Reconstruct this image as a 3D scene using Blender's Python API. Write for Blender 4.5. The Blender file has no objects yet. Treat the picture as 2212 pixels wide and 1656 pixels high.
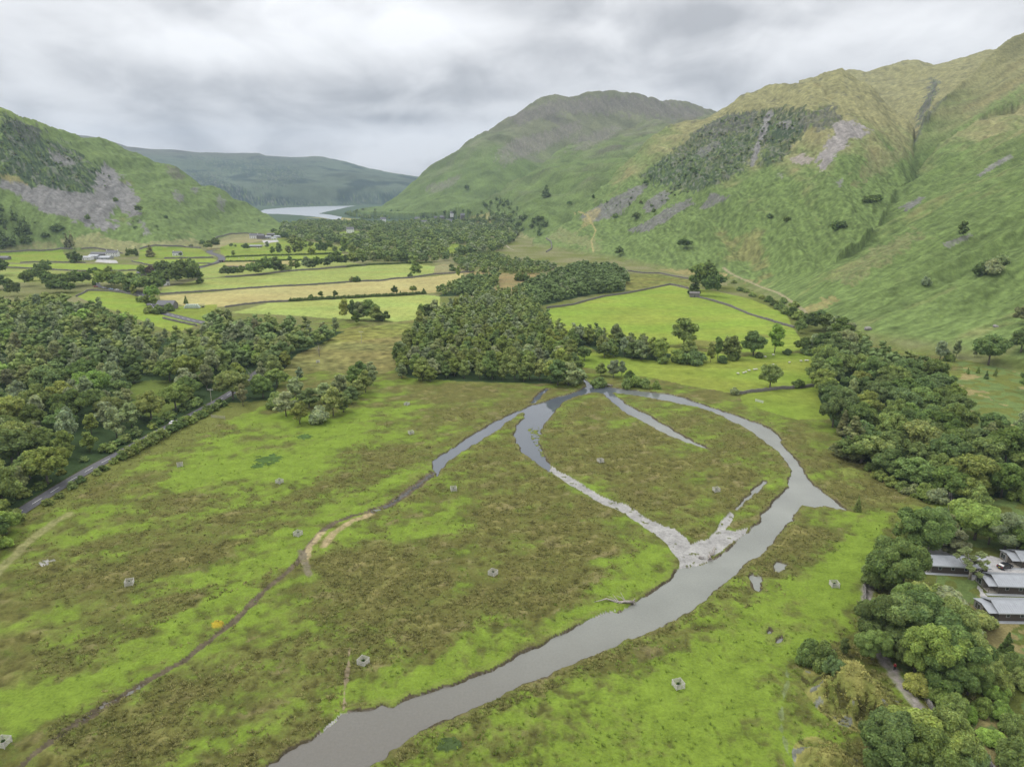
HAZE=0.000062; ZTOP=760; DENOISE=True
import bpy, math, random, sys
import numpy as np
from math import radians, sin, cos, pi
random.seed(7); RNG=np.random.default_rng(7)
scene=bpy.context.scene
COL=scene.collection
CAMH=100.0; F=1536.0; PITCH=radians(15.4); HW,HH=1106.0,828.0
# ---------------------------------------------------------------- rays
def ray(u,v):
    """a traced point of the reference view -> azimuth and tangent of elevation"""
    u=np.asarray(u,float); v=np.asarray(v,float)
    x=(u-HW)/F; y=(HH-v)/F
    X=x; Y=cos(PITCH)+sin(PITCH)*y; Z=-sin(PITCH)+cos(PITCH)*y
    h=np.hypot(X,Y)
    return np.arctan2(X,Y), Z/h
def proj(x,y,z):
    d=cos(PITCH)*y-sin(PITCH)*(z-CAMH)
    up=sin(PITCH)*y+cos(PITCH)*(z-CAMH)
    return HW+F*x/d, HH-F*up/d
# ---------------------------------------------------------------- noise
def _hash(ix,iy,seed):
    h=(ix.astype(np.uint32)*np.uint32(374761393)+iy.astype(np.uint32)*np.uint32(668265263)+np.uint32((seed*1442695041+12345)&0xffffffff))
    h=(h^(h>>np.uint32(13)))*np.uint32(1274126177)
    h=h^(h>>np.uint32(16))
    return h
def noise(x,y,seed=0):
    x=np.asarray(x,np.float32); y=np.asarray(y,np.float32)
    fx=np.floor(x); fy=np.floor(y); ix=fx.astype(np.int64); iy=fy.astype(np.int64)
    dx=x-fx; dy=y-fy
    sx=dx*dx*dx*(dx*(dx*6-15)+10); sy=dy*dy*dy*(dy*(dy*6-15)+10)
    def g(i,j):
        a=_hash(ix+i,iy+j,seed).astype(np.float32)*np.float32(2*pi/4294967296.0)
        return np.cos(a)*(dx-i)+np.sin(a)*(dy-j)
    n0=g(0,0)*(1-sx)+g(1,0)*sx; n1=g(0,1)*(1-sx)+g(1,1)*sx
    return (n0*(1-sy)+n1*sy)*1.5
def fbm(x,y,wl,octv=4,seed=0,gain=.5):
    s=0;a=1;t=0
    for k in range(octv):
        s=s+a*noise(x/wl+17.3*k,y/wl-9.1*k,seed+k); t+=a; a*=gain; wl/=2.07
    return s/t*1.4
def sstep(a,b,x):
    t=np.clip((x-a)/(b-a),0,1); return t*t*(3-2*t)
def inside(poly,U,V):
    p=np.asarray(poly,float); n=len(p); r=np.zeros(U.shape,bool)
    x0,y0=p.min(0); x1,y1=p.max(0)
    m=(U>=x0)&(U<=x1)&(V>=y0)&(V<=y1)
    if not m.any(): return r
    u=U[m]; v=V[m]; q=np.zeros(u.shape,bool); j=n-1
    for i in range(n):
        xi,yi=p[i]; xj,yj=p[j]
        if yi!=yj:
            c=((yi>v)!=(yj>v))&(u<(xj-xi)*(v-yi)/(yj-yi)+xi)
            q^=c
        j=i
    r[m]=q; return r
def linedist(pts,x,y,closed=False):
    p=np.asarray(pts,float); n=len(p); best=np.full(x.shape,1e9,np.float32)
    for i in range(n if closed else n-1):
        a=p[i]; b=p[(i+1)%n]; d=b-a; L=max(d@d,1e-9)
        t=np.clip(((x-a[0])*d[0]+(y-a[1])*d[1])/L,0,1)
        best=np.minimum(best,np.hypot(x-a[0]-t*d[0],y-a[1]-t*d[1]))
    return best
def sdf(poly,x,y,pad=40):
    """signed distance in metres, negative inside, 'pad' far outside"""
    p=np.asarray(poly,float); out=np.full(x.shape,float(pad),np.float32)
    m=(x>p[:,0].min()-pad)&(x<p[:,0].max()+pad)&(y>p[:,1].min()-pad)&(y<p[:,1].max()+pad)
    if m.any():
        xx=x[m]; yy=y[m]; d=linedist(p,xx,yy,True); d[inside(p,xx,yy)]*=-1
        out[m]=np.minimum(d,pad)
    return out
def unp(pts,z=0.0):
    """traced points -> ground points on the valley floor"""
    th,e=ray([a[0] for a in pts],[a[1] for a in pts]); r=(z-CAMH)/e
    return np.stack([r*np.sin(th),r*np.cos(th)],1)
# ---------------------------------------------------------------- hills as stacked contour lines (u, v, range) ; range None -> on height z
def L(pts,z=None):
    u=[p[0] for p in pts]; v=[p[1] for p in pts]; th,e=ray(u,v)
    if z is not None:
        zz=np.full(len(u),float(z)); r=(zz-CAMH)/e
    else:
        r=np.array([p[2] for p in pts],float); zz=CAMH+r*e
    o=np.argsort(th); return th[o],r[o],zz[o],e[o],z
def at(line,th):
    return np.interp(th,line[0],line[1]),np.interp(th,line[0],line[2])
def at_s(line,th,crest=False):
    """the same, with range rounded off sideways so that no crease runs down the slope"""
    ds=np.linspace(-.05,.05,9); r=np.mean([np.interp(th+d,line[0],line[1]) for d in ds],0)
    if crest: return r,CAMH+r*np.interp(th,line[0],line[3])
    if line[4] is not None: return r,np.full(r.shape,float(line[4]))
    return r,np.mean([np.interp(th+d,line[0],line[2]) for d in ds],0)
HILLS=[]
# 1 near left fell
A0=L([(-900,600),(-400,580),(0,545),(150,540),(260,545),(330,536),(430,538),(500,508),(560,504),(600,500),(640,503)],z=2)
A1=L([(-900,90,2000),(-500,60,1850),(-250,140,1750),(0,226,1700),(30,243,1700),(75,258,1700),(110,276,1730),(150,292,1780),(176,302,1880),(217,305,1950),(250,314,1980),(279,327,2000),(310,342,2000),(337,355,2000),(345,353,1950),(361,352,1930),(381,360,1920),(411,377,1920),(434,394,1930),(452,396,1960),(487,410,1990),(511,427,2010),(543,442,2030),(569,454,2040),(594,474,1980),(625,496,1900),(645,503,1890)])
HILLS.append((A0,[A1],.25))
# 2 far blue fells across the lake
B0=L([(-900,446),(0,446),(570,446),(770,443),(900,442),(1200,442),(1700,442)],z=0)
Bm=L([(-900,380,4700),(0,380,4700),(300,395,4600),(500,405,4500),(700,398,4600),(900,410,4700),(1200,430,4700),(1700,440,4700)])
B1=L([(-900,240,6400),(0,272,6400),(150,289,6300),(190,293,6300),(240,305,6300),(276,318,6200),(400,327,6200),(433,331,6200),(470,331,6200),(505,333,6300),(560,332,6400),(575,337,6300),(630,340,6300),(690,339,6200),(720,344,6200),(750,350,6200),(800,364,6000),(850,372,5900),(912,382,5800),(960,395,5700),(1060,420,5600),(1700,440,5600)])
HILLS.append((B0,[Bm,B1],.12))
# 3 big fell behind
C0=L([(770,458),(860,470),(940,478),(1000,478),(1060,492),(1100,508),(1150,520),(1200,530),(1300,540),(1450,560),(1700,600)],z=3)
Cg=L([(770,456,2800),(860,462,2300),(950,460,2150),(1030,455,1950),(1080,416,2100),(1139,380,2200),(1197,340,2350),(1244,318,2450),(1300,292,2520),(1340,278,2550),(1400,262,2600),(1700,240,2600)])
def back(line,dr,dz): return (line[0],line[1]+dr,line[2]-dz*np.clip((line[2]-15)/80,0,1),line[3],None)
C1=L([(775,456,2850),(820,440,2850),(840,428,2860),(862,415,2880),(885,400,2900),(905,386,2900),(925,374,2920),(960,345,2950),(1000,310,2980),(1030,284,3000),(1050,268,3000),(1075,258,3020),(1100,252,3050),(1125,240,3050),(1165,215,3080),(1190,208,3080),(1220,207,3080),(1250,209,3080),(1270,205,3080),(1295,204,3100),(1330,208,3100),(1350,206,3100),(1375,202,3100),(1390,204,3100),(1400,208,3120),(1425,214,3150),(1450,213,3200),(1485,217,3250),(1510,228,3300),(1533,237,3300),(1580,262,3300),(1700,300,3300)])
HILLS.append((C0,[Cg,back(Cg,190,85),C1],.2))
# 4 craggy middle fell
D0=L([(1150,522),(1200,540),(1290,548),(1400,572),(1500,592),(1590,602),(1700,640),(2000,700)],z=3)
D1=L([(1150,521,1360),(1180,512,1400),(1230,470,1430),(1290,410,1500),(1330,373,1560),(1373,344,1620),(1391,323,1650),(1412,300,1680),(1461,276,1700),(1514,256,1700),(1538,238,1700),(1570,218,1700),(1600,196,1700),(1615,189,1700),(1630,187,1700),(1670,184,1690),(1700,181,1680),(1730,174,1660),(1760,160,1640),(1800,154,1610),(1820,149,1600),(1832,157,1600),(1845,167,1590),(1865,178,1580),(1885,192,1560),(1900,206,1550),(1933,227,1520),(1950,241,1500),(1962,252,1480),(1975,274,1450),(1979,308,1400),(1985,400,1300),(2010,500,1200)])
HILLS.append((D0,[D1],.35))
# 5 high fell behind the gully
E0=L([(1700,420,1750),(1845,300,1800),(1950,260,1800),(2000,235,1780),(2060,200,1850),(2200,140,1900),(2900,60,2100)])
E1=L([(1700,178,2400),(1845,157,2350),(1865,158,2350),(1900,147,2350),(1927,141,2350),(1950,136,2350),(1965,137,2350),(1985,135,2330),(2000,138,2330),(2017,141,2320),(2040,135,2320),(2070,124,2300),(2100,119,2300),(2112,116,2300),(2130,108,2280),(2160,100,2280),(2185,96,2250),(2212,90,2250),(2500,40,2300),(2900,0,2300)])
HILLS.append((E0,[E1],.1))
# 6 long near right slope
F0=L([(1572,603),(1640,630),(1740,693),(1800,718),(1900,738),(2000,752),(2100,767),(2212,790),(2400,850),(2900,1100)],z=2)
Fr=L([(1572,602,845),(1590,598,850),(1650,572,870),(1735,527,905),(1822,480,950),(1870,454,985),(1935,417,1030),(2010,374,1080),(2070,337,1120),(2130,310,1160),(2212,272,1200),(2400,190,1250),(2900,0,1300)])
F1=L([(1572,600,860),(1600,584,890),(1620,566,930),(1653,537,960),(1718,490,1010),(1822,428,1100),(1907,378,1190),(1940,351,1230),(1962,325,1280),(1978,296,1330),(1995,250,1400),(2041,200,1480),(2077,177,1540),(2122,144,1610),(2155,115,1680),(2185,95,1730),(2212,84,1760),(2300,50,1800),(2500,-30,1900),(2900,-150,1900)])
HILLS.append((F0,[Fr,back(Fr,95,42),F1],.15))
def hill_height(h,th,r):
    base,lines,back_slope=h
    rb,zb=at_s(base,th)
    stack=[(rb,zb)]+[at_s(l,th) for l in lines[:-1]]+[at_s(lines[-1],th,True)]
    z=np.full(r.shape,-200.0)
    # before the base: dips below the valley floor
    r0,z0=stack[0]
    z=np.where(r<r0, z0-(r0-r)*.25, z)
    smo=np.mean([at(lines[-1],th+d)[1] for d in np.linspace(-.05,.05,9)],0)
    for n_,((ra,za),(rc,zc)) in enumerate(zip(stack[:-1],stack[1:])):
        rc2=np.maximum(rc,ra+8); s=np.clip((r-ra)/(rc2-ra),0,1)
        ze=smo+(zc-smo)*s**4 if n_==len(stack)-2 else zc
        z=np.where((r>=ra)&(r<=rc2), za+(ze-za)*s, z)
        rl,zl=rc2,zc
    z=np.where(r>rl, zl-(r-rl)*back_slope-np.maximum(r-rl,0)**2*0.0001, z)
    lo=base[0][0]; hi=base[0][-1]
    edge=np.minimum(th-lo,hi-th)
    return np.where(edge<0,-200+z*0,z)
def big_height(th,r):
    """smooth terrain height and which fell owns each spot (0 = valley floor)"""
    th=np.asarray(th,float); r=np.asarray(r,float)
    x=r*np.sin(th); y=r*np.cos(th)
    z=np.zeros(r.shape); own=np.zeros(r.shape,np.int8)
    for k,h in enumerate(HILLS):
        hz=hill_height(h,th,r)
        up=hz>z; own[up]=k+1
        z=np.maximum(z,hz)+np.where(np.abs(hz-z)<6,(6-np.abs(hz-z))**2/24,0)*(np.maximum(hz,z)>4)
    # rocky knoll beside the lane and the lesser bumps below it
    for (u,v,rx,hh) in KNOLLS:
        kx,ky=unp([(u,v)])[0]; d=np.hypot((x-kx),(y-ky)*.85)/rx
        ang=np.arctan2(y-ky,x-kx); d=d*(1+.12*np.sin(3*ang+1)+.07*np.sin(7*ang))
        z=z+hh*(1-sstep(.10,1.15,d))
    return z,own
KNOLLS=[(1836,1500,7.6,6.5),(1790,1655,5.0,3.0),(1925,1262,5,1.2)]
def rib(th,r,own):
    x=r*np.sin(th); y=r*np.cos(th)
    s=(-201*x+428*y)/473.0; t=(428*x+201*y)/473.0
    n=np.zeros(r.shape)
    m=own==6
    if m.any():
        n[m]=17*noise(s[m]/85,t[m]/700,11)+12*(.3-np.abs(noise(s[m]/48,t[m]/400,12)))+3.2*noise(s[m]/17,t[m]/150,13)
    m=(own==4)|(own==3)|(own==5)
    if m.any():
        a=th[m]*1600; rr=r[m]
        q=np.where(own[m]==3,1.5,1.0)
        aa=a*.8+rr*.35
        n[m]=q*(14*noise(aa/120,rr/500,21)+17*(.35-np.abs(noise(aa/75,rr/260,22)))+6*noise(aa/30,rr/110,23))
    m=own==1
    if m.any():
        a=th[m]*1500-r[m]*.35
        n[m]=11*noise(a/110,r[m]/420,31)+11*(.3-np.abs(noise(a/55,r[m]/200,32)))+3.5*noise(a/20,r[m]/70,33)
    m=own==2
    if m.any():
        n[m]=26*fbm(x[m],y[m],900,4,41)
    return n
# ---------------------------------------------------------------- water courses (traced, then laid on the valley floor)
RIVER=unp([(520,1700),(565,1656),(600,1641),(625,1618),(650,1600),(672,1592),(700,1570),(712,1562),(730,1545),(742,1536),(760,1530),(800,1528),(825,1519),(850,1521),(876,1506),(900,1500),(925,1493),(960,1478),(1000,1466),(1040,1455),(1062,1444),(1110,1418),(1148,1400),(1180,1385),(1225,1359),(1255,1345),(1275,1333),(1300,1322),(1335,1316),(1370,1300),(1392,1288),(1410,1275),(1440,1253),(1460,1238),(1464,1224),(1490,1220),(1503,1219),(1528,1211),(1557,1192),(1596,1161),(1614,1146),(1622,1137),(1640,1127),(1643,1115),(1655,1098),(1668,1086),(1684,1068),(1702,1050),(1707,1021),(1705,1006),(1697,993),(1684,978),(1668,964),(1640,943),(1620,929),(1600,917),(1580,908),(1561,898),(1540,888),(1521,882),(1482,873),(1439,864),(1403,858),(1360,851),(1324,847),(1353,871),(1378,885),(1403,894),(1424,910),(1445,921),(1467,935),(1488,946),(1510,957),(1536,971),(1485,955),(1462,946),(1439,936),(1420,926),(1396,912),(1375,902),(1353,891),(1332,874),(1313,859),(1300,846),(1288,838),(1310,832),(1340,838),(1410,846),(1440,849),(1470,855),(1490,862),(1510,869),(1540,879),(1570,889),(1605,901),(1640,913),(1665,925),(1685,940),(1688,952),(1693,962),(1720,990),(1732,1010),(1745,1030),(1756,1043),(1770,1055),(1790,1068),(1812,1085),(1832,1101),(1808,1098),(1780,1092),(1757,1093),(1735,1091),(1722,1107),(1700,1130),(1684,1150),(1665,1177),(1640,1200),(1618,1212),(1600,1225),(1583,1243),(1560,1260),(1537,1283),(1510,1300),(1500,1312),(1470,1330),(1430,1350),(1395,1366),(1350,1380),(1330,1392),(1302,1401),(1260,1420),(1225,1440),(1180,1455),(1140,1470),(1100,1490),(1040,1520),(980,1550),(945,1560),(900,1580),(870,1602),(840,1620),(820,1640),(790,1656),(740,1700)])
WEST=unp([(1259,817),(1264,826),(1266,833),(1252,842),(1235,848),(1216,853),(1188,860),(1172,868),(1152,872),(1135,880),(1116,886),(1083,903),(1060,913),(1039,926),(1015,940),(995,954),(972,969),(951,981),(936,992),(934,1002),(935,1013),(945,1027),(951,1015),(960,1003),(978,987),(995,976),(1018,962),(1039,950),(1060,936),(1077,926),(1095,910),(1112,900),(1125,890),(1134,890),(1130,904),(1118,916),(1112,931),(1111,942),(1115,953),(1124,970),(1138,984),(1156,997),(1170,1007),(1186,1017),(1192,1006),(1177,986),(1166,957),(1168,938),(1170,925),(1180,910),(1190,898),(1198,889),(1208,874),(1216,867),(1238,857),(1258,851),(1274,847),(1282,838),(1290,838),(1282,830),(1270,822)])
JOIN=unp([(1270,822),(1282,830),(1300,832),(1320,836),(1316,850),(1305,850),(1290,846),(1274,846)])
PONDS=[unp(p) for p in ([(1589,1100),(1600,1080),(1618,1064),(1634,1047),(1647,1035),(1661,1038),(1650,1052),(1636,1063),(1618,1078),(1600,1094)],
 [(1617,1240),(1625,1236),(1634,1240),(1650,1236),(1651,1250),(1645,1262),(1640,1277),(1630,1268),(1622,1255)],
 [(1668,1218),(1676,1208),(1690,1212),(1704,1216),(1696,1228),(1684,1233),(1674,1232)],
 [(1653,1366),(1662,1356),(1667,1362),(1660,1371)],[(1668,1385),(1686,1371),(1697,1375),(1694,1384),(1680,1389)],
 [(800,1098),(824,1094),(828,1100),(812,1104)])]
GRAVEL=unp([(1184,1015),(1191,1002),(1215,1017),(1241,1032),(1268,1048),(1295,1066),(1322,1078),(1349,1086),(1376,1100),(1403,1118),(1430,1131),(1457,1140),(1472,1148),(1485,1158),(1492,1172),(1510,1165),(1528,1160),(1540,1150),(1546,1143),(1553,1128),(1561,1115),(1570,1104),(1582,1100),(1590,1112),(1582,1125),(1572,1142),(1590,1143),(1614,1136),(1622,1140),(1610,1153),(1596,1163),(1557,1194),(1528,1213),(1503,1222),(1464,1228),(1463,1208),(1446,1186),(1436,1170),(1421,1158),(1400,1144),(1378,1129),(1355,1114),(1331,1100),(1300,1088),(1274,1072),(1248,1058),(1223,1043),(1204,1030)])
GRAVEL2=[unp(p) for p in ([(1256,1344),(1290,1322),(1340,1310),(1362,1304),(1355,1312),(1310,1326),(1280,1340)],
 [(690,1575),(706,1556),(728,1541),(748,1530),(752,1540),(732,1553),(716,1568),(698,1582)],
 [(76,1216),(96,1206),(128,1204),(122,1214),(88,1224)],[(214,1522),(240,1508),(284,1488),(316,1470),(300,1484),(262,1503),(232,1518),(218,1524)])]
LAKE=unp([(560,457),(572,452),(620,448),(700,445),(770,444),(752,447),(735,451),(705,457),(690,461),(712,463),(738,468),(736,473),(720,474),(690,469),(650,465),(600,462),(575,462)])
DITCH=[unp(p) for p in ([(1180,840),(1166,852),(1152,868)],)]
STREAM=[unp(p) for p in ([(938,1020),(915,1038),(890,1055),(868,1070),(845,1086),(820,1096),(800,1105)],
  [(800,1103),(760,1112),(720,1128),(690,1150),(668,1178),(655,1195),(640,1215),(610,1240),(575,1270),(540,1305),(500,1345),(440,1390),(390,1430),(330,1462),(280,1492),(220,1525),(150,1570),(80,1625),(20,1670)],
  )]
STREAM_W=[1.6,.8]
def carve(x,y,z):
    """river beds cut into the floor; returns height, water distance, gravel distance"""
    wob=.9*noise(x/5,y/5,51)+.45*noise(x/1.7,y/1.7,52)
    dr=np.minimum(np.minimum(sdf(RIVER,x,y),sdf(WEST,x,y)),sdf(JOIN,x,y))
    for p in PONDS: dr=np.minimum(dr,sdf(p,x,y)+.15)
    for l in DITCH: dr=np.minimum(dr,np.where(1,linedist(l,x,y)-1.3,0))
    dw=dr+wob*.8
    dl=sdf(LAKE,x,y,60)
    dg=sdf(GRAVEL,x,y)
    for p in GRAVEL2: dg=np.minimum(dg,sdf(p,x,y))
    dg=dg+wob*.5+.45
    ds=np.full(x.shape,50.,np.float32)
    for l,w in zip(STREAM,STREAM_W): ds=np.minimum(ds,linedist(l,x,y)-w)
    ds=ds+wob*.5
    z=np.where(dg<.6, z*0-.30+.07*noise(x/3,y/3,55)+.28*sstep(0,.6,dg), z)
    t=sstep(-.9,.35,dw)
    z=z*t+(1-t)*np.where(dg<1.5,-.75,-1.35)
    z=np.where(dl<0,z*0-2.5,z)
    z=z-.45*(1-sstep(-.4,.9,ds))*(dw>.5)
    return z,dw,dg,ds,dl
def ground_z(x,y):
    x=np.atleast_1d(np.asarray(x,float)); y=np.atleast_1d(np.asarray(y,float))
    th=np.arctan2(x,y); r=np.hypot(x,y)
    z,own=big_height(th,r); z=z+rib(th,r,own)*sstep(3,40,z)
    return z
def hit(u,v):
    """where the sight line of a traced point meets the terrain"""
    th,e=ray(u,v); th=float(th); e=float(e)
    r=np.exp(np.linspace(np.log(70),np.log(8500),2600)); t=np.full(r.shape,th)
    z,own=big_height(t,r); z=z+rib(t,r,own)*sstep(3,40,z)
    d=(CAMH+r*e)-z; k=np.argmax(d<0)
    if d[k]>=0: k=len(r)-1
    rr=r[k-1]+(r[k]-r[k-1])*d[k-1]/(d[k-1]-d[k]) if k>0 else r[0]
    return np.array([rr*sin(th),rr*cos(th),float(CAMH+rr*e)])
# ---------------------------------------------------------------- mesh helpers
def mesh_np(name,co,quads=None,tris=None,smooth=False):
    me=bpy.data.meshes.new(name); co=np.asarray(co,np.float32)
    me.vertices.add(len(co)); me.vertices.foreach_set('co',co.ravel())
    loops=[];tot=[]
    if quads is not None and len(quads): loops.append(np.asarray(quads,np.int32).ravel()); tot.append(np.full(len(quads),4,np.int32))
    if tris is not None and len(tris): loops.append(np.asarray(tris,np.int32).ravel()); tot.append(np.full(len(tris),3,np.int32))
    lv=np.concatenate(loops); lt=np.concatenate(tot); ls=np.concatenate([[0],np.cumsum(lt)[:-1]]).astype(np.int32)
    me.loops.add(len(lv)); me.loops.foreach_set('vertex_index',lv)
    me.polygons.add(len(lt)); me.polygons.foreach_set('loop_start',ls)
    me.update(calc_edges=True)
    if smooth: me.polygons.foreach_set('use_smooth',np.ones(len(lt),bool))
    return me
def setcol(me,c,name='Col'):
    a=me.color_attributes.new(name,'FLOAT_COLOR','POINT')
    c4=np.ones((len(c),4),np.float32); c4[:,:3]=c; a.data.foreach_set('color',c4.ravel())
# ---------------------------------------------------------------- colour zones (traced outlines laid on the land)
def C(*a): return np.array(a,np.float32)
BRIGHT=C(.198,.285,.040); LUSH=C(.168,.240,.033); HAY=C(.36,.335,.135); HAYG=C(.255,.32,.082); RUSH=C(.126,.122,.036); RUSHD=C(.078,.077,.025)
OLIVE=C(.145,.168,.040); BRACK=C(.127,.178,.054); BRACKD=C(.050,.105,.034); TAN=C(.29,.25,.105); TANG=C(.212,.208,.096)
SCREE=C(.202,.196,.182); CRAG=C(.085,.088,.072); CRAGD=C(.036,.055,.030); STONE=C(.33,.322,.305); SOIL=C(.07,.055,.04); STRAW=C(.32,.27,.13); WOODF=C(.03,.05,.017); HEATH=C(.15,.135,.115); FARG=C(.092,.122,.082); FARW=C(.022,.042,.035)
FIELDS=[ # outline, colour
 ([(1181,668),(1236,660),(1303,642),(1353,635),(1403,625),(1447,616),(1491,627),(1509,642),(1579,664),(1674,698),(1715,710),(1740,750),(1700,762),(1600,760),(1460,745),(1300,735),(1180,710)],BRIGHT),
 ([(1500,622),(1540,628),(1620,645),(1700,680),(1712,706),(1674,695),(1579,661),(1509,640)],BRIGHT*.95),
 ([(1250,765),(1450,750),(1600,770),(1760,760),(1765,835),(1670,842),(1597,851),(1500,835),(1400,815),(1300,800),(1250,790)],LUSH*1.05),
 ([(1597,853),(1674,843),(1765,838),(1800,880),(1800,905),(1720,905),(1660,890),(1600,868)],LUSH),
 ([(1353,632),(1350,590),(1388,592),(1426,593),(1491,605),(1491,624),(1447,613),(1403,622)],OLIVE),
 ([(345,640),(486,628),(584,621),(681,616),(759,610),(818,608),(857,603),(892,601),(1000,590),(1000,600),(940,632),(625,650),(580,652),(500,662),(410,662),(345,650)],HAY),
 ([(345,634),(486,626),(584,619),(681,614),(759,608),(857,601),(892,599),(936,592),(940,575),(900,570),(800,572),(760,577),(697,582),(623,587),(554,596),(486,600),(430,604),(400,612),(350,622)],HAYG*.95),
 ([(580,654),(625,652),(920,637),(950,640),(950,660),(900,690),(860,695),(760,690),(600,680),(500,675)],HAYG*1.08),
 ([(936,594),(1024,588),(1000,578),(960,570),(940,574)],TANG),
 ([(1000,590),(1030,585),(1100,590),(1170,590),(1170,605),(1080,615),(1020,600)],TAN*.8),
 ([(165,640),(190,626),(214,626),(272,632),(301,637),(322,655),(333,668),(352,680),(400,692),(430,700),(380,720),(300,690),(200,655)],BRIGHT*.98),
 ([(383,684),(352,664),(410,660),(470,658),(450,700),(420,694)],BRIGHT*.85),
 ([(0,545),(132,538),(150,566),(44,568),(0,566)],BRIGHT*.86),
 ([(0,570),(44,571),(150,569),(285,572),(323,575),(382,575),(308,582),(205,585),(88,580),(0,577)],BRIGHT),
 ([(0,580),(88,583),(205,588),(308,585),(382,578),(430,578),(425,600),(330,610),(200,610),(0,610)],HAYG*.8),
 ([(285,563),(355,560),(461,558),(470,565),(440,574),(323,571)],BRIGHT*.95),
 ([(302,540),(332,533),(396,534),(434,538),(461,556),(355,558),(300,560)],BRIGHT*.82),
 ([(440,530),(500,505),(560,504),(565,520),(520,530),(480,540),(450,540)],TANG*1.1),
 ([(475,535),(500,525),(560,525),(600,515),(740,540),(738,546),(584,551),(489,554),(478,548)],BRIGHT*.85),
 ([(489,556),(584,553),(662,551),(738,548),(775,560),(712,560),(652,560),(486,564)],BRIGHT),
 ([(486,566),(603,563),(712,562),(779,570),(697,580),(623,585),(486,597),(430,603),(432,580),(470,570)],HAYG*.9),
 ([(486,566),(560,565),(640,563),(640,573),(486,577)],HAY*.85),
 ([(655,470),(700,472),(740,476),(782,482),(780,474),(740,470)],HAY*.8),
 ([(560,509),(600,512),(790,540),(780,548),(600,520)],BRIGHT*.75),
 ([(615,765),(640,745),(760,705),(900,690),(905,740),(850,800),(800,815),(700,800),(610,800)],C(.165,.170,.055)),
 ([(735,712),(900,695),(905,720),(790,735),(680,745)],OLIVE*1.15),
 ([(960,533),(985,526),(1010,532),(1002,546),(965,549)],BRIGHT*.8),([(700,506),(760,498),(800,502),(800,512),(740,516)],BRIGHT*.85),([(1040,518),(1075,514),(1075,524),(1045,526)],BRIGHT*.8),([(860,528),(900,524),(905,532),(870,536)],BRIGHT*.8),([(820,505),(860,500),(870,507),(830,512)],OLIVE),
 ([(940,640),(1050,636),(1130,625),(1180,602),(1170,590),(1080,600),(1060,640)],TAN*.75),
]
GREENS=[([(430,985),(520,915),(610,890),(700,890),(800,870),(830,900),(760,960),(700,1010),(560,1050),(430,1070),(330,1060)],1.0),
 ([(330,1250),(480,1200),(640,1120),(760,1075),(900,1010),(935,1010),(830,1090),(700,1140),(640,1210),(520,1250),(400,1275)],1.0),
 ([(-50,1560),(180,1440),(400,1320),(520,1270),(560,1290),(300,1440),(100,1570),(-50,1660)],.85),
 ([(740,1525),(745,1460),(900,1410),(1100,1340),(1300,1270),(1430,1160),(1480,1240),(1300,1340),(1110,1430),(900,1510)],.8),
 ([(860,1700),(920,1600),(1100,1530),(1300,1440),(1500,1340),(1700,1290),(1850,1130),(1910,1160),(1850,1300),(1780,1400),(1760,1700)],.95),
 ([(960,1230),(1000,1210),(1100,1230),(1080,1270),(1000,1260)],.7),([(830,1130),(900,1080),(1020,1050),(1040,1090),(980,1150),(860,1180)],.6),
 ([(600,800),(620,760),(590,860),(540,930),(470,900)],.8),([(1440,1050),(1520,1000),(1580,1040),(1500,1080)],.35),
 ([(980,890),(1100,850),(1080,900)],.3),([(860,870),(940,880),(900,960),(820,960)],.35),([(1740,1100),(1900,1120),(1960,1180),(1860,1200)],.9),([(540,1290),(640,1230),(700,1250),(640,1330),(560,1400),(480,1420)],.35)]
BROWNS=[([(680,1200),(900,1180),(1100,1110),(1400,1180),(1250,1280),(1000,1390),(860,1400),(740,1300)],.9),
 ([(1190,930),(1300,860),(1400,920),(1560,1000),(1640,1040),(1590,1080),(1490,1150),(1380,1090),(1200,1000)],.9),
 ([(-50,1330),(100,1270),(300,1200),(500,1110),(560,1130),(420,1210),(200,1340),(-50,1450)],.9),
 ([(1700,890),(1830,960),(2060,1070),(2040,1110),(1850,1100),(1760,1020),(1700,940)],.9),([(1640,1180),(1740,1095),(1870,1110),(1800,1170),(1700,1200)],1.0),
 ([(100,1656),(250,1540),(560,1330),(720,1330),(740,1500),(600,1640)],.55),([(860,830),(1180,830),(1160,860),(960,960),(880,900)],.7),([(1000,1060),(1110,920),(1180,1020),(1420,1170),(1300,1200),(1050,1120)],.65),
 ([(560,1180),(700,1105),(930,1000),(900,1040),(750,1110),(600,1180)],.8),([(1000,1620),(1200,1520),(1400,1440),(1460,1450),(1300,1560),(1150,1656)],.6)]
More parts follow.
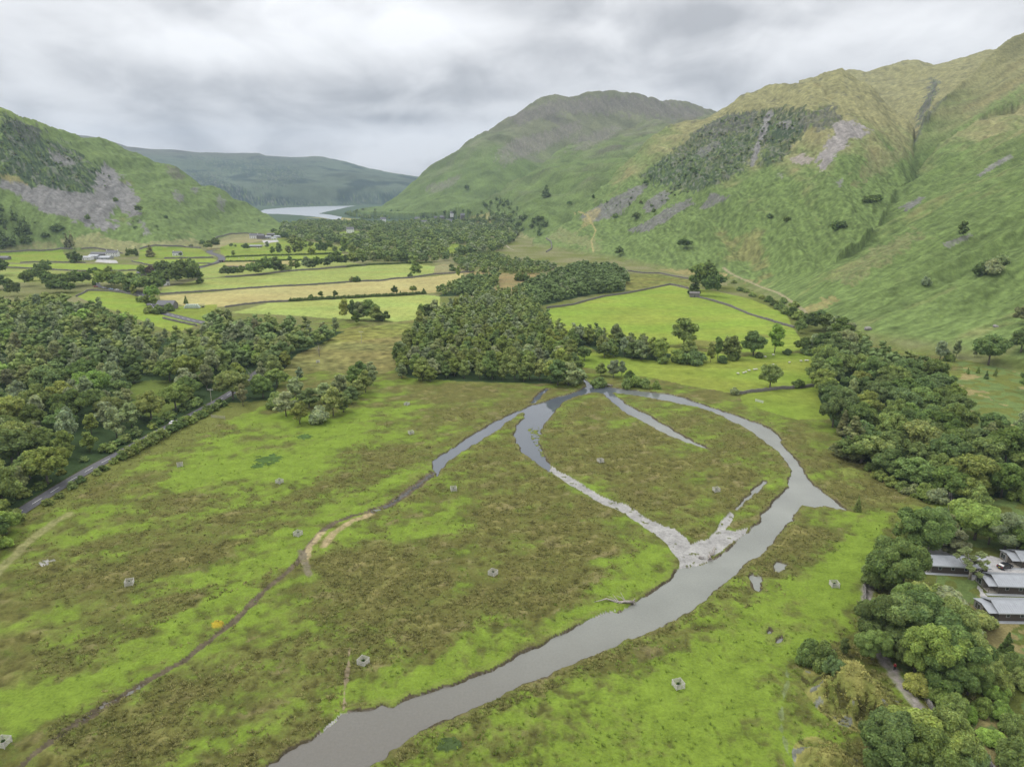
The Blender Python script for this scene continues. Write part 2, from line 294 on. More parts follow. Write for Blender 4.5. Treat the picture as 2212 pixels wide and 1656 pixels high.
HILLZ=[ # outline, colour, strength, raggedness (m)
 (1,[(0,240),(60,265),(140,320),(230,370),(250,410),(210,405),(180,430),(120,410),(60,400),(0,372)],CRAGD*1.2,.8,22),
 (1,[(30,255),(80,270),(100,300),(60,310),(20,290)],CRAG,.6,12),
 (1,[(0,385),(60,400),(120,405),(150,412),(205,420),(200,400),(225,352),(262,380),(300,430),(302,465),(280,470),(250,440),(235,470),(260,490),(240,500),(185,485),(140,470),(90,455),(70,440),(0,408)],SCREE,1,10),
 (1,[(100,315),(135,335),(165,355),(150,362),(115,345)],SCREE,.9,8),(1,[(265,478),(290,483),(280,488)],SCREE,.7,6),(1,[(300,470),(330,505),(310,508)],SCREE*.9,.8,5),
 (1,[(375,410),(400,420),(390,440),(375,425)],SCREE*.9,.7,6),(1,[(410,405),(430,405),(425,420)],SCREE*.9,.7,6),(1,[(470,420),(488,430),(485,460),(470,450)],SCREE*.9,.6,6),
 (1,[(360,355),(390,365),(400,385),(380,390),(362,372)],HEATH,.6,10),
 (1,[(0,372),(60,395),(60,402),(0,385)],TAN,.7,8),(1,[(200,505),(300,525),(420,515),(430,532),(330,532),(260,545),(170,535),(130,520)],TANG*1.15,.8,10),(1,[(0,545),(0,530),(120,520),(130,537)],TANG,.7,8),
 (2,[(380,370),(460,380),(560,425),(700,440),(780,443),(570,450),(480,430)],FARW,.85,60),(2,[(560,370),(640,362),(660,385),(600,400),(560,395)],FARW,.7,80),(2,[(400,340),(560,350),(640,360),(600,380),(480,370)],FARW*1.4,.6,90),
 (2,[(740,425),(860,415),(900,430),(760,442)],FARW*1.3,.6,60),
 (4,[(1390,372),(1420,350),(1450,330),(1500,285),(1560,250),(1640,240),(1690,232),(1740,240),(1745,275),(1700,300),(1640,315),(1620,360),(1560,395),(1500,415),(1440,405),(1395,390)],CRAGD*1.25,.75,22),
 (4,[(1500,285),(1560,250),(1640,238),(1620,275),(1540,300)],CRAG,.7,12),
 (4,[(1655,245),(1672,240),(1660,275),(1645,310),(1630,355),(1620,360),(1628,320),(1645,280)],SCREE*1.05,1,3),
 (4,[(1700,255),(1730,262),(1735,290),(1690,350),(1640,360),(1650,320),(1680,290)],CRAGD*1.3,.75,12),
 (4,[(1730,250),(1790,225),(1830,250),(1800,275),(1760,285),(1730,275)],CRAG*1.1,.75,12),
 (4,[(1808,262),(1840,258),(1865,275),(1880,285),(1865,298),(1835,298),(1838,310),(1815,325),(1800,345),(1778,372),(1768,360),(1765,335),(1785,320),(1795,290)],C(.26,.24,.22),1,9),
 (4,[(1703,345),(1730,332),(1755,345),(1745,355),(1712,352)],C(.30,.26,.23),.9,5),(4,[(1680,265),(1715,265),(1718,278),(1685,275)],SCREE,.8,5),(4,[(1676,378),(1695,375),(1690,388)],SCREE,.7,4),(4,[(1806,395),(1820,385),(1818,405)],SCREE,.8,3),
 (4,[(1250,470),(1300,440),(1370,405),(1400,395),(1380,425),(1330,470),(1280,478),(1265,478)],SCREE*.8,.9,8),(4,[(1390,440),(1430,412),(1450,415),(1440,440),(1395,462)],SCREE*.85,.9,6),
 (4,[(1350,500),(1400,478),(1440,450),(1500,425),(1495,440),(1450,470),(1400,500),(1370,498)],SCREE*.8,.9,8),(4,[(1512,450),(1540,415),(1575,425),(1560,435),(1530,448)],SCREE*.85,.9,5),
 (4,[(1500,330),(1550,300),(1560,310),(1515,340)],SCREE*.9,.6,5),
 (4,[(1260,480),(1250,500),(1290,470),(1300,450),(1270,455)],TAN,.6,8),(4,[(1180,515),(1300,545),(1290,520),(1210,490)],TANG,.5,10),
 (4,[(1350,588),(1500,600),(1590,602),(1560,590),(1450,580)],TAN*.9,.8,5),
 (4,[(1860,400),(1900,370),(1960,340),(1950,320),(1880,330),(1850,380)],TANG*.9,.6,15),
 (3,[(1070,330),(1110,300),(1160,290),(1200,280),(1240,262),(1260,275),(1180,320),(1120,345),(1085,360)],HEATH*1.25,.55,40),
 (3,[(1240,300),(1330,270),(1330,290),(1270,320),(1240,330)],HEATH*1.3,.5,40),(3,[(1100,250),(1200,215),(1380,205),(1530,240),(1500,262),(1350,245),(1200,245),(1120,270)],HEATH,.7,50),
 (3,[(920,400),(960,390),(1000,375),(980,400),(930,420)],HEATH*1.2,.5,20),(3,[(1010,470),(1060,458),(1075,475),(1040,492)],TAN,.6,10),(3,[(1090,490),(1130,505),(1200,540),(1110,545)],TANG*1.1,.7,10),
 (5,[(1975,280),(1985,240),(2005,200),(2010,165),(2030,170),(2025,195),(2000,240),(1990,270)],CRAG*1.2,.9,10),
 (6,[(1960,300),(1985,285),(1995,250),(2040,200),(2050,205),(2010,250),(1990,290),(1960,330)],CRAG*1.5,.6,8),
 (6,[(1600,592),(1720,492),(1940,357),(2000,335),(2130,235),(2212,180),(2212,235),(2130,290),(1990,370),(1870,440),(1700,530)],BRACK*1.2,.55,14),
 (6,[(1940,450),(1985,425),(2000,428),(1960,455)],SCREE*.85,.9,4),(6,[(2110,378),(2150,350),(2185,332),(2190,338),(2150,362),(2118,382)],SCREE,.9,3),(6,[(2040,525),(2090,505),(2100,510),(2050,535)],SCREE*.9,.7,3),
 (6,[(1590,600),(1650,573),(1735,527),(1822,480),(1935,417),(1930,430),(1860,470),(1800,505),(1730,545),(1680,575),(1640,615)],TAN*.8,.7,12),
 (6,[(1720,690),(1740,665),(1790,640),(1800,648),(1760,680),(1745,692)],TAN*.85,.7,8),(6,[(1800,600),(1880,540),(1960,500),(2000,510),(1900,580),(1830,620)],TANG*.9,.5,15),
]
ROADS=[ # traced centre line, width
 ([(-60,1175),(49,1101),(130,1050),(209,1004),(267,974),(326,941),(375,915),(421,892),(470,866),(520,835),(560,800)],4.8),
 ([(520,720),(470,702),(416,692),(381,683),(352,676),(337,671),(330,662),(323,650),(315,640),(301,632),(285,630)],7.5),
 ([(285,630),(272,629),(236,624),(214,619),(208,611)],4.5),
 ([(415,583),(429,578),(450,572.5),(466,568),(477,563),(480,558),(475,553),(463,548.5),(452,545),(452,542),(462,540)],9.5)]
PATHS=[([(2043,1060),(2052,1075),(2058,1095),(2062,1118),(2050,1160),(2010,1190),(1950,1200),(1900,1225),(1878,1255),(1872,1280),(1872,1310),(1880,1360),(1900,1410),(1917,1435),(1941,1467),(1968,1507),(2010,1555),(2060,1600),(2102,1641),(2130,1680)],2.8,C(.30,.27,.25)),
 ([(1699,1440),(1703,1470),(1694,1500),(1687,1540),(1688,1580),(1700,1620),(1716,1656)],.5,C(.17,.21,.09)),
 ([(-20,1250),(60,1170),(120,1125),(150,1110)],3.2,C(.24,.235,.10)),
 ([(700,1180),(720,1150),(760,1125),(800,1110)],2.6,C(.34,.27,.15)),([(660,1215),(668,1180),(695,1150)],2.2,C(.36,.29,.17)),
 ([(650,1190),(660,1215),(668,1240)],2.2,C(.17,.15,.10)),
 ([(742,1530),(744,1490),(752,1440),(755,1400)],.5,C(.25,.2,.13)),
 ([(490,560),(470,561),(400,561)],1.5,C(.3,.4,.12)),([(556,535),(580,525),(600,518)],5,C(.3,.28,.24)),
 ([(1282,545),(1277,520),(1287,498),(1275,475),(1262,462)],3,TAN*1.1),([(1262,462),(1240,460),(1245,440),(1262,415)],3,TAN*1.1),
 ([(1560,600),(1620,620),(1680,645),(1735,680),(1745,690)],2.6,C(.30,.26,.16)),
 ([(1960,1110),(1975,1130)],1.6,C(.3,.26,.2)),
 ([(1092,528),(1100,536),(1110,540)],2,C(.4,.36,.28))]
YARD=unp([(2007,1190),(2030,1183),(2052,1190),(2066,1200),(2095,1200),(2142,1200),(2175,1212),(2211,1230),(2250,1245),(2193,1246),(2125,1250),(2097,1252),(2090,1230),(2050,1215),(2010,1203)])
YARD2=[unp([(210,560),(250,562),(256,568),(235,568),(205,566)]),unp([(205,607),(214,607),(218,617),(208,618)]),unp([(2112,1262),(2116,1280),(2150,1345),(2158,1342),(2125,1275)]),unp([(565,518),(600,515),(602,522),(570,526)])]
WOODS={ # ground outlines of the woods, traced at the foot of the trunks
 'left':[(-160,700),(0,668),(100,655),(200,676),(310,718),(400,742),(440,736),(470,700),(560,706),(640,718),(745,714),(700,740),(640,765),(612,800),(600,835),(590,862),(500,880),(465,868),(440,884),(326,944),(209,1005),(130,1050),(49,1095),(-10,1125),(-60,1150),(-260,1240)],
 'alder':[(855,800),(880,815),(1000,824),(1200,828),(1245,818),(1240,775),(1225,740),(1180,705),(1165,664),(1130,642),(1080,640),(1040,648),(1000,655),(960,672),(940,695),(905,715),(870,760)],
 'beck':[(1240,770),(1262,745),(1300,762),(1330,770),(1440,782),(1452,765),(1400,755),(1300,728),(1240,722)],
 'clump':[(945,640),(1050,638),(1078,606),(1055,602),(990,618)],
 'field':[(1110,652),(1170,660),(1280,636),(1350,628),(1352,595),(1320,578),(1250,580),(1190,602),(1130,628)],
 'right':[(1768,858),(1800,915),(1830,965),(1890,1015),(1980,1068),(2050,1080),(2140,1078),(2330,1065),(2330,960),(2215,935),(2075,935),(2065,890),(2040,850),(1990,800),(1900,775),(1830,770),(1790,800)],
}
CLEAR=[(255,832),(330,822),(402,826),(398,870),(345,905),(280,890)]
GRID={}
def build_ground():
    th_in=np.linspace(-radians(41),radians(41),1360)
    th=np.concatenate([np.linspace(-radians(66),-radians(41.4),60),th_in,np.linspace(radians(41.4),radians(66),60)])
    r=[48.0]
    while r[-1]<9200:
        q=r[-1]; k=.0034 if q<3400 else .006
        r.append(q*(1+k))
    r=np.array(r); nr,nt=len(r),len(th)
    TH,R=np.meshgrid(th,r); TH=TH.ravel(); R=R.ravel()
    x=(R*np.sin(TH)).astype(np.float32); y=(R*np.cos(TH)).astype(np.float32)
    z,own=big_height(TH,R); z=z+rib(TH,R,own)*sstep(3,40,z)
    sp=R*.0034
    N={w:noise(x/w+3.1*w,y/w,60+int(w)) for w in (1.3,2.6,5,10,20,45,100,230)}
    def oc(w): return sstep(1.6,3.2,w/sp)
    valley=own==0
    wz=np.zeros(len(x),np.float32)
    # outline warp, metres
    jx=3*N[20]+1.5*N[5]+.8*N[2.6]; jy=3*noise(x/21+50,y/21,77)+1.5*noise(x/6,y/6+9,78)+.8*noise(x/2.5,y/2.5,79)
    U0,V0=proj(x,y,z); U,V=proj(x+jx*.25,y+jy*.25,z)
    Uw,Vw=proj(x+jx*1.6,y+jy*1.6,z)
    col=np.zeros((len(x),3),np.float32); rough=np.zeros(len(x),np.float32)
    def put(m,c,a=1.0):
        a=np.asarray(a,np.float32)
        if a.ndim: a=a[m][:,None]
        col[m]=col[m]*(1-a)+np.asarray(c,np.float32)*a
    # --- rough pasture of the floor: rushes and grass in patches, drawn out along the old stream lines
    sx=(x*.86+y*.5); sy=(-x*.5+y*.86)
    pat=.9*noise(sx/34,sy/16,101)+.7*noise(sx/13,sy/7,102)+.45*noise(x/5.2,y/4.2,103)
    g=pat*.62+.66
    jit=[(proj(x+9*noise(x/13+k*7.7,y/13,200+k)+4*noise(x/4,y/4+k*3.1,210+k),y+9*noise(x/13,y/13+k*5.3,220+k)+4*noise(x/4+k*9.3,y/4,230+k),z)) for k in range(5)]
    for p,w in GREENS: g=g+w*.62*sum(inside(p,a,b).astype(np.float32) for a,b in jit)/5
    for p,w in BROWNS: g=g-w*.42*sum(inside(p,a,b).astype(np.float32) for a,b in jit)/5
    del jit
    near=R<420
    fine=(.8*N[1.3]*oc(1.3)+.9*N[2.6]*oc(2.6)+.6*N[5])
    g=g+fine*.42
    gg=sstep(.05,1.4,g)[:,None]; dark=sstep(.1,.9,fine+.25*N[10])[:,None]
    rush=RUSH*(1-dark)+C(.23,.205,.075)*dark
    rush=rush*(1-sstep(.2,.9,-fine)[:,None]*.45)
    mid=OLIVE*(.85+.3*N[10][:,None])
    c=np.where(gg<.5,rush+(mid-rush)*gg*2,mid+(LUSH-mid)*(gg*2-1))
    tu=sstep(.45,.8,noise(x/2.1,y/1.6,105)+.5*noise(x/.9,y/.9,106)*oc(1.3))*sstep(1.3,.2,g)
    c=c*(1-.22*tu[:,None])
    st=sstep(.35,.8,noise(sx/9,sy/5,108)+.4*N[2.6])*(g<.75)
    c=c*(1-.5*st[:,None])+STRAW*.75*.5*st[:,None]
    col[:]=c; rough[:]=.45*(1-gg[:,0])+.08+.18*tu
    # further floor, default
    far=sstep(430,700,R)[:,None]; d2=(OLIVE*.9+(TANG-OLIVE)*np.clip(.5+N[45],0,1)[:,None])
    vf=sstep(1700,2100,R)[:,None]; d2=d2*(1-vf)+(FARW*1.5+OLIVE*.25)*vf
    col[:]=np.where(valley[:,None],col*(1-far)+d2*far,col); rough*=(1-far[:,0]*.6)
    # the right-hand bank beyond the lane
    m=inside([(1900,1190),(2060,1130),(2212,1060),(2600,1000),(2700,1800),(2130,1700),(1990,1500),(1900,1400)],Uw,Vw)&valley
    put(m,OLIVE*.75+np.zeros(3)); put(m&(N[10]+N[5]*.6>.15),BRACK*.95); put(m&(N[20]+.5*N[2.6]<-.35),TAN*.75)
    m=inside([(2060,960),(2070,780),(2250,740),(2400,760),(2400,960)],Uw,Vw); put(m,BRACK*1.05); put(m&(N[10]+.7*N[5]>.05),OLIVE*.95); put(m&(N[20]+.5*N[5]<-.35),TAN*.9)
    m=inside([(1640,600),(1740,660),(1850,720),(1790,780),(1760,830),(1740,750),(1712,705),(1620,650)],Uw,Vw); put(m,OLIVE*.8)
    m=inside(CLEAR,Uw,Vw); put(m,OLIVE*.85+C(0,.02,0))
    # enclosed fields
    for p,cc in FIELDS:
        m=inside(p,U,V)&((z<25)); v=(1+.14*N[45]+.10*N[10]+.10*N[5]+.06*N[2.6]*oc(2.6)+.06*noise(x/60+y/9,y/80,121))[m][:,None]
        hue=(np.clip(.5+.9*noise(x[m]/70,y[m]/30,120),0,1)[:,None])
        cb=cc*(1-.12*hue)+C(.05,.02,.01)*hue
        if float(cc.sum())<.42: v=v*(1+.35*N[5]+.3*N[10]+.25*N[2.6])[m][:,None]
        wm=inside(p,U0,V0)&m
        col[m]=cb*v; rough[m]=.05
    m=inside([(1455,745),(1500,735),(1600,738),(1595,742),(1510,752)],Uw,Vw); put(m,RUSH*1.3,.8)
    m=inside([(1715,730),(1640,722),(1590,735),(1640,728)],U,V); put(m,RUSH*1.3,.7)
    # woodland floor: one even dark green under the woods
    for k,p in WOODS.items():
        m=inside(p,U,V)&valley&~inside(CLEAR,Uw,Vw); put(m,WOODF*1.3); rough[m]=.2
    m=inside([(-300,1300),(-60,1200),(49,1108),(209,1010),(421,898),(500,870),(600,860),(600,870),(480,905),(330,985),(160,1075),(60,1130),(0,1190),(-300,1420)],Uw,Vw); put(m,OLIVE*.7+RUSH*.3)
    # --- fells
    hz=z
    for k in range(1,7):
        m=own==k
        if not m.any(): continue
        xx,yy,zz=x[m],y[m],z[m]
        if k==6:
            s=(-201*xx+428*yy)/473.; t=(428*xx+201*yy)/473.
            band=noise(s/60,t/420,131)*.8+noise(s/22,t/160,132)*.6+.35*noise(s/7,t/30,133)
            alt=sstep(100,300,zz+80*band)
            c0=BRACK*(1-alt[:,None])+TANG*alt[:,None]
            tn=sstep(.25,.8,band)[:,None]*.8; c0=c0*(1-tn*.7)+(TAN*.5+TANG*.4)*tn*.7
            fr=.9*noise(s/3.6,t/14,134)*sstep(.5,1.3,5/sp)[m]+.6*noise(s/1.8,t/6,135)*sstep(.6,1.5,2.6/sp)[m]+.45*noise(s/10,t/70,136)+.25*noise(s/23,t/200,137)
            c0=c0*(1+.46*np.clip(fr,-1,1))[:,None]
        elif k==2:
            b=fbm(xx,yy,700,4,141); c0=FARG*(1+.35*b+.2*noise(xx/60,yy/60,144))[:,None]
            w=sstep(.1,.5,fbm(xx,yy,260,4,142)+sstep(220,60,zz)*.35-.05)[:,None]; c0=c0*(1-w*.8)+FARW*w*.8
            h=sstep(260,420,zz)[:,None]*.7; c0=c0*(1-h)+HEATH*.9*h
        elif k==3:
            aa=TH[m]*1600*.8+R[m]*.35
            b=noise(aa/200,R[m]/500,151)+.6*noise(aa/60,R[m]/160,152)+.5*fbm(xx,yy,60,3,153)
            alt=sstep(120,360,zz+120*b)[:,None]; c0=BRACK*.9*(1-alt)+(BRACK*.30+HEATH*.45+TANG*.18)*alt
            cr=sstep(.45,.8,-noise(aa/45,R[m]/110,154)+.4*noise(aa/18,R[m]/30,155))[:,None]*sstep(80,250,zz)[:,None]; c0=c0*(1-cr*.6)+HEATH*.8*cr*.6
            c0=c0*(1+.3*noise(aa/30,R[m]/70,156)+.2*noise(aa/11,R[m]/30,157))[:,None]
        else:
            aa=TH[m]*1600+(R[m]*.3 if k!=1 else -R[m]*.3)
            b=noise(aa/120,R[m]/260,161+k)+.7*noise(aa/40,R[m]/110,162+k)+.5*fbm(xx,yy,22,3,163+k)
            lo,hi=((150,300) if k==1 else (105,215)) 
            alt=sstep(lo,hi,zz+60*b)[:,None]
            top=BRACK*1.35+C(.03,.02,0) if k==1 else (TANG*.9+TAN*.15)
            c0=BRACK*1.02*(1-alt)+top*alt
            tn=sstep(.6,1.1,b)[:,None]*.55; c0=c0*(1-tn)+TAN*.75*tn
            fr=.8*noise(aa/7,R[m]/16,164)+.7*noise(xx/4,yy/4,165)*sstep(.6,1.5,5/sp)[m]+.4*noise(aa/22,R[m]/60,166)
            c0=c0*(1+.45*np.clip(fr,-1,1))[:,None]
            if k in (4,5):
                cr=(sstep(.55,.9,noise(aa/26,R[m]/40,167)+.6*noise(xx/9,yy/9,168))*sstep(130,240,zz))[:,None]; c0=c0*(1-cr*.6)+CRAG*cr*.6
        col[m]=c0
    fl=sstep(7,1.5,z)*(own>0)*(own!=2); fc=OLIVE*.9+(TANG-OLIVE)*np.clip(.5+N[20],0,1)[:,None]; col[:]=col*(1-fl[:,None]*.7)+fc*fl[:,None]*.7
    jx2=noise(x/14,y/14,171)+.6*noise(x/5,y/5,172)*oc(5); jy2=noise(x/15+5,y/15,173)+.6*noise(x/5,y/5+4,174)*oc(5)
    crag=np.zeros(len(x),np.float32)
    for k,p,cc,a,jit in HILLZ:
        m=np.nonzero(own==k)[0]
        jf=jit*.35; uu,vv=proj(x[m]+jx2[m]*jit+jf*noise(x[m]/3,y[m]/3,416),y[m]+jy2[m]*jit,z[m]+jx2[m]*jit*.5+jf*.6*noise(x[m]/3.3,z[m]/2.5,417))
        mm=inside(p,uu,vv); q=m[mm]
        if cc[0]<.12:
            mixn=(noise(x[q]/11+z[q]/9,y[q]/15,411)+.7*noise(x[q]/4.5,y[q]/6+z[q]/5,412))[:,None]
            cq=np.where(mixn>.38,CRAG*1.7,np.where(mixn<-.42,BRACK*.8,cc+np.zeros_like(mixn)))
        else:
            aa=TH[q]*1500+R[q]*(.3 if k!=1 else -.35); cq=cc*(1+.22*noise(aa/4,R[q]/50,413)+.12*noise(aa/11,R[q]/90,414))[:,None]
        tex=(1+.22*N[10][q]+.18*N[5][q])[:,None]; ar=np.clip(a+.5*noise(x[q]/3.5,y[q]/3.5,415)*(a<.95),.0,1)[:,None]
        col[q]=col[q]*(1-ar)+cq*tex*ar
        if cc[0]<.13 and k in (1,4,5,6): crag[q]=1
    # enclosed in-bye land that laps up onto the fell foot
    for p,cc in FIELDS:
        m=inside(p,U,V)&(own>0)&(z<45); col[m]=cc*(1+.1*N[10][m])[:,None]; rough[m]=.05
    # --- water courses
    nearm=np.nonzero((R<950)&valley)[0]; xs,ys=x[nearm],y[nearm]
    zc,dw,dg,ds,dl=carve(xs,ys,np.zeros(len(xs),np.float32))
    micro=np.zeros(len(x),np.float32)
    micro+=rough*(.55*N[1.3]*oc(1.3)+.9*N[2.6]*oc(2.6)+.9*N[5]*oc(5)+.5*N[10])
    micro=np.maximum(micro,-.3)
    hm=own>0; hs=sstep(2,20,z)
    och=lambda w: sstep(.6,1.5,w/sp)
    micro+=hs*hm*(1.5*N[5]*och(5)+1.6*N[10]*och(10)+1.6*N[20]*och(20)+.9*N[2.6]*och(2.6))*np.where(own==6,.5,1)*np.where(own==2,1.5,np.where(own==3,1.4,1.0))
    micro+=crag*(6*np.abs(noise(x/16,y/16,181))+9*np.abs(noise(x/34,y/34,182))-4)
    gentle=.25*N[20]+.12*N[10]+.3*N[45]
    z2=z+micro+np.where(valley,np.maximum(gentle,-.25)*sstep(60,90,R),0)
    bl=sstep(0.2,3.0,np.minimum(dw,dg+.3)); t=z2[nearm]*bl
    bank=z2[nearm]*sstep(-.1,.35,np.minimum(dw,dg))
    zl=np.where(np.minimum(dw,dg)<.35,np.minimum(zc,0)+np.maximum(bank,-.1)*(np.minimum(dw,dg)>0),np.maximum(t,-.2))
    zl=np.where((dw>.6)&(dg>.6),np.maximum(zl-.35*(1-sstep(-.5,1.0,ds)),np.where(ds<.2,-.42,-1)),zl)
    z2[nearm]=zl
    cN=col[nearm]; v=(.8+.35*N[1.3][nearm]+.25*N[2.6][nearm])[:,None]
    bn=noise(xs/7,ys/7,195)+.4*noise(xs/2,ys/2,196); e=((dw>-.5)&(dw<.25+.45*bn)&(dg>.6)); cN[e]=(SOIL*.8+RUSHD*.25)*(.8+.5*v[e]); e=((dw>=.25+.45*bn)&(dw<1.6)&(dg>.6)); cN[e]=cN[e]*.8+STRAW*.12
    m=(ds<.1)&(dw>.5); cN[m]=(SOIL*1.3+RUSHD*.3)*(v[m]+.2)
    m=(ds<-1.0)&(dw>.5); cN[m]=SCREE*.7*v[m]
    tuft=(noise(xs/2.2,ys/1.6,191)+.4*noise(xs/.9,ys/.9,192))
    m=(dg<0)&(dw>-.3); cN[m]=STONE*(1+.10*N[1.3][nearm][m]+.10*N[5][nearm][m])[:,None]
    m2=m&(tuft>.52)&(noise(xs/14,ys/14,193)>-.05); cN[m2]=OLIVE*.7; zl[m2]+=.25; z2[nearm]=zl
    m=(dw<=-.3); bed=C(.26,.24,.215)*(.9+.35*N[2.6][nearm]+.25*N[5][nearm])[:,None]; cN[m]=bed[m]
    # weed bed in the west channel
    wu,wv=U[nearm],V[nearm]; m=inside([(1140,925),(1165,918),(1172,960),(1182,985),(1170,985),(1150,955)],wu,wv)&(dw<0)&(tuft>.0); cN[m]=OLIVE*1.0; zl[m]=-.3; z2[nearm]=zl
    col[nearm]=cN
    m=(R>1800)&(sdf(LAKE,x,y,60)<0); z2[m]=-3; col[m]=SOIL
    # --- tracks, yard
    pm=np.nonzero((R<1500))[0]; px,py=x[pm],y[pm]
    for pts,w,cc in PATHS:
        d=linedist(unp(pts) if pts[0][1]>548 else np.array([hit(*q)[:2] for q in pts]),px,py)+.5*N[2.6][pm]+.3*N[1.3][pm]
        m=pm[d<w*.62]; al=(sstep(w*.62,w*.3,d[d<w*.62])*np.clip(.85+.5*N[1.3][m],.35,1))[:,None]; col[m]=col[m]*(1-al)+al*cc*(1+.15*N[1.3][m]+.1*N[5][m])[:,None]; 
        if w>1: z2[m]=np.where(own[m]==0,np.clip(z2[m],-.05,.12),z2[m])
    for yd in [YARD]+YARD2:
        d=sdf(yd,px,py)+.4*N[2.6][pm]; m=pm[d<0]; col[m]=C(.42,.41,.40)*(1+.08*N[2.6][m]+.05*N[10][m])[:,None]; z2[m]=.03*N[5][m]
    for pts,w in ROADS:
        d=linedist(unp(pts),px,py); m=pm[d<w*.5+2.5]; f=sstep(w*.5+.3,w*.5+2.5,d[d<w*.5+2.5]); z2[m]=z2[m]*f-.12*(1-f)
        m=pm[d<w*.5+.5]; col[m]=RUSHD*.9
    m=inside([(1990,1185),(2300,1190),(2300,1360),(2105,1360),(1995,1255)],U,V)&valley; z2[m]*=.12
    # rocks on the knoll
    for (u,v,rx,hh) in KNOLLS[:2]:
        kx,ky=unp([(u,v)])[0]; d=np.hypot(x-kx,(y-ky)*.85)/rx; m=(d<1.2)&(R<260)
        tn=np.clip(.5+.9*N[5][m]+.5*N[2.6][m],0,1)[:,None]; cb=(C(.25,.235,.075)*tn+OLIVE*1.1*(1-tn))*(1+.3*fine[m][:,None]); col[m]=cb
        z2[m]+=(.35*N[1.3][m]+.5*N[2.6][m]+.4*N[5][m])*sstep(1.1,.8,d[m])
        q=m&((N[2.6]+.7*N[5]+.5*N[1.3])>np.where((d>.6),.55,1.0)); col[q]=CRAG*1.9*(1+.5*N[1.3][q])[:,None]
        q=m&(N[5]+.6*N[1.3]<-.45); col[q]=RUSHD*.9
    # a yellow-flowering gorse patch and dark sedge beds
    for (u,v,rx,cc) in [(470,1348,1.7,C(.33,.26,.03)),(578,994,6,C(.07,.12,.03)),(560,1008,3.5,C(.07,.12,.03)),(658,943,4,C(.07,.12,.03)),(1850,1150-100,3,OLIVE),(970,1610,2.6,C(.06,.09,.03)),(1838,1020,5,OLIVE*1.3)]:
        kx,ky=unp([(u,v)])[0]; d=np.hypot((x-kx),(y-ky))/rx+.35*N[2.6]+.3*N[1.3]; m=d<.8; col[m]=cc*(1+.3*N[1.3][m])[:,None]; z2[m]+=.3
    col=np.clip(col,.006,.7)
    quad=np.arange((nr-1)*(nt-1)); i=quad//(nt-1); j=quad%(nt-1); a=i*nt+j
    q=np.stack([a,a+1,a+nt+1,a+nt],1)[:,::-1]
    me=mesh_np('ground',np.stack([x,y,z2],1),quads=q,smooth=True); setcol(me,col)
    GRID.update(r=r,th=th,z=z2.reshape(nr,nt))
    return me
def surf(x,y):
    """height of the finished ground sheet at a point"""
    r=math.hypot(x,y); th=math.atan2(x,y); g=GRID
    i=int(np.clip(np.searchsorted(g['r'],r)-1,0,len(g['r'])-2)); j=int(np.clip(np.searchsorted(g['th'],th)-1,0,len(g['th'])-2))
    a=(r-g['r'][i])/(g['r'][i+1]-g['r'][i]); b=(th-g['th'][j])/(g['th'][j+1]-g['th'][j])
    z=g['z']; return float((z[i,j]*(1-a)+z[i+1,j]*a)*(1-b)+(z[i,j+1]*(1-a)+z[i+1,j+1]*a)*b)
def find(u,v):
    """first meeting of a sight line with the finished ground sheet"""
    th,e=ray(u,v); th=float(th); e=float(e); g=GRID
    j=int(np.clip(np.searchsorted(g['th'],th)-1,0,len(g['th'])-2)); b=(th-g['th'][j])/(g['th'][j+1]-g['th'][j])
    zc=g['z'][:,j]*(1-b)+g['z'][:,j+1]*b; d=CAMH+g['r']*e-zc
    k=int(np.argmax(d<0)); 
    if d[k]>=0: k=len(d)-1
    rr=g['r'][k-1]+(g['r'][k]-g['r'][k-1])*d[k-1]/(d[k-1]-d[k]) if k>0 else g['r'][0]
    return np.array([rr*sin(th),rr*cos(th),CAMH+rr*e])
# ---------------------------------------------------------------- materials
def newmat(name):
    m=bpy.data.materials.new(name); m.use_nodes=True; nt=m.node_tree; nt.nodes.clear()
    out=nt.nodes.new('ShaderNodeOutputMaterial'); b=nt.nodes.new('ShaderNodeBsdfPrincipled'); nt.links.new(b.outputs[0],out.inputs[0])
    return m,nt,b,out
def N_(nt,t,**k):
    n=nt.nodes.new(t)
    for a,v in k.items(): setattr(n,a,v)
    return n
def simple(name,col,rough=.8,scale=2.0,amt=.25,metal=0,bump=0,spec=.3):
    m,nt,b,out=newmat(name); tc=N_(nt,'ShaderNodeTexCoord'); no=N_(nt,'ShaderNodeTexNoise'); no.inputs['Scale'].default_value=scale; no.inputs['Detail'].default_value=5
    nt.links.new(tc.outputs['Object'],no.inputs['Vector'])
    mr=N_(nt,'ShaderNodeMapRange'); mr.inputs[1].default_value=.3; mr.inputs[2].default_value=.7; mr.inputs[3].default_value=1-amt; mr.inputs[4].default_value=1+amt
    nt.links.new(no.outputs[0],mr.inputs[0])
    mx=N_(nt,'ShaderNodeMix',data_type='RGBA',blend_type='MULTIPLY'); mx.inputs[0].default_value=1; mx.inputs[6].default_value=(*col,1)
    nt.links.new(mr.outputs[0],mx.inputs[7]); nt.links.new(mx.outputs[2],b.inputs['Base Color'])
    b.inputs['Roughness'].default_value=rough; b.inputs['Metallic'].default_value=metal; b.inputs['Specular IOR Level'].default_value=spec
    if bump:
        bp=N_(nt,'ShaderNodeBump'); bp.inputs['Strength'].default_value=bump; bp.inputs['Distance'].default_value=.1
        nt.links.new(no.outputs[0],bp.inputs['Height']); nt.links.new(bp.outputs[0],b.inputs['Normal'])
    return m
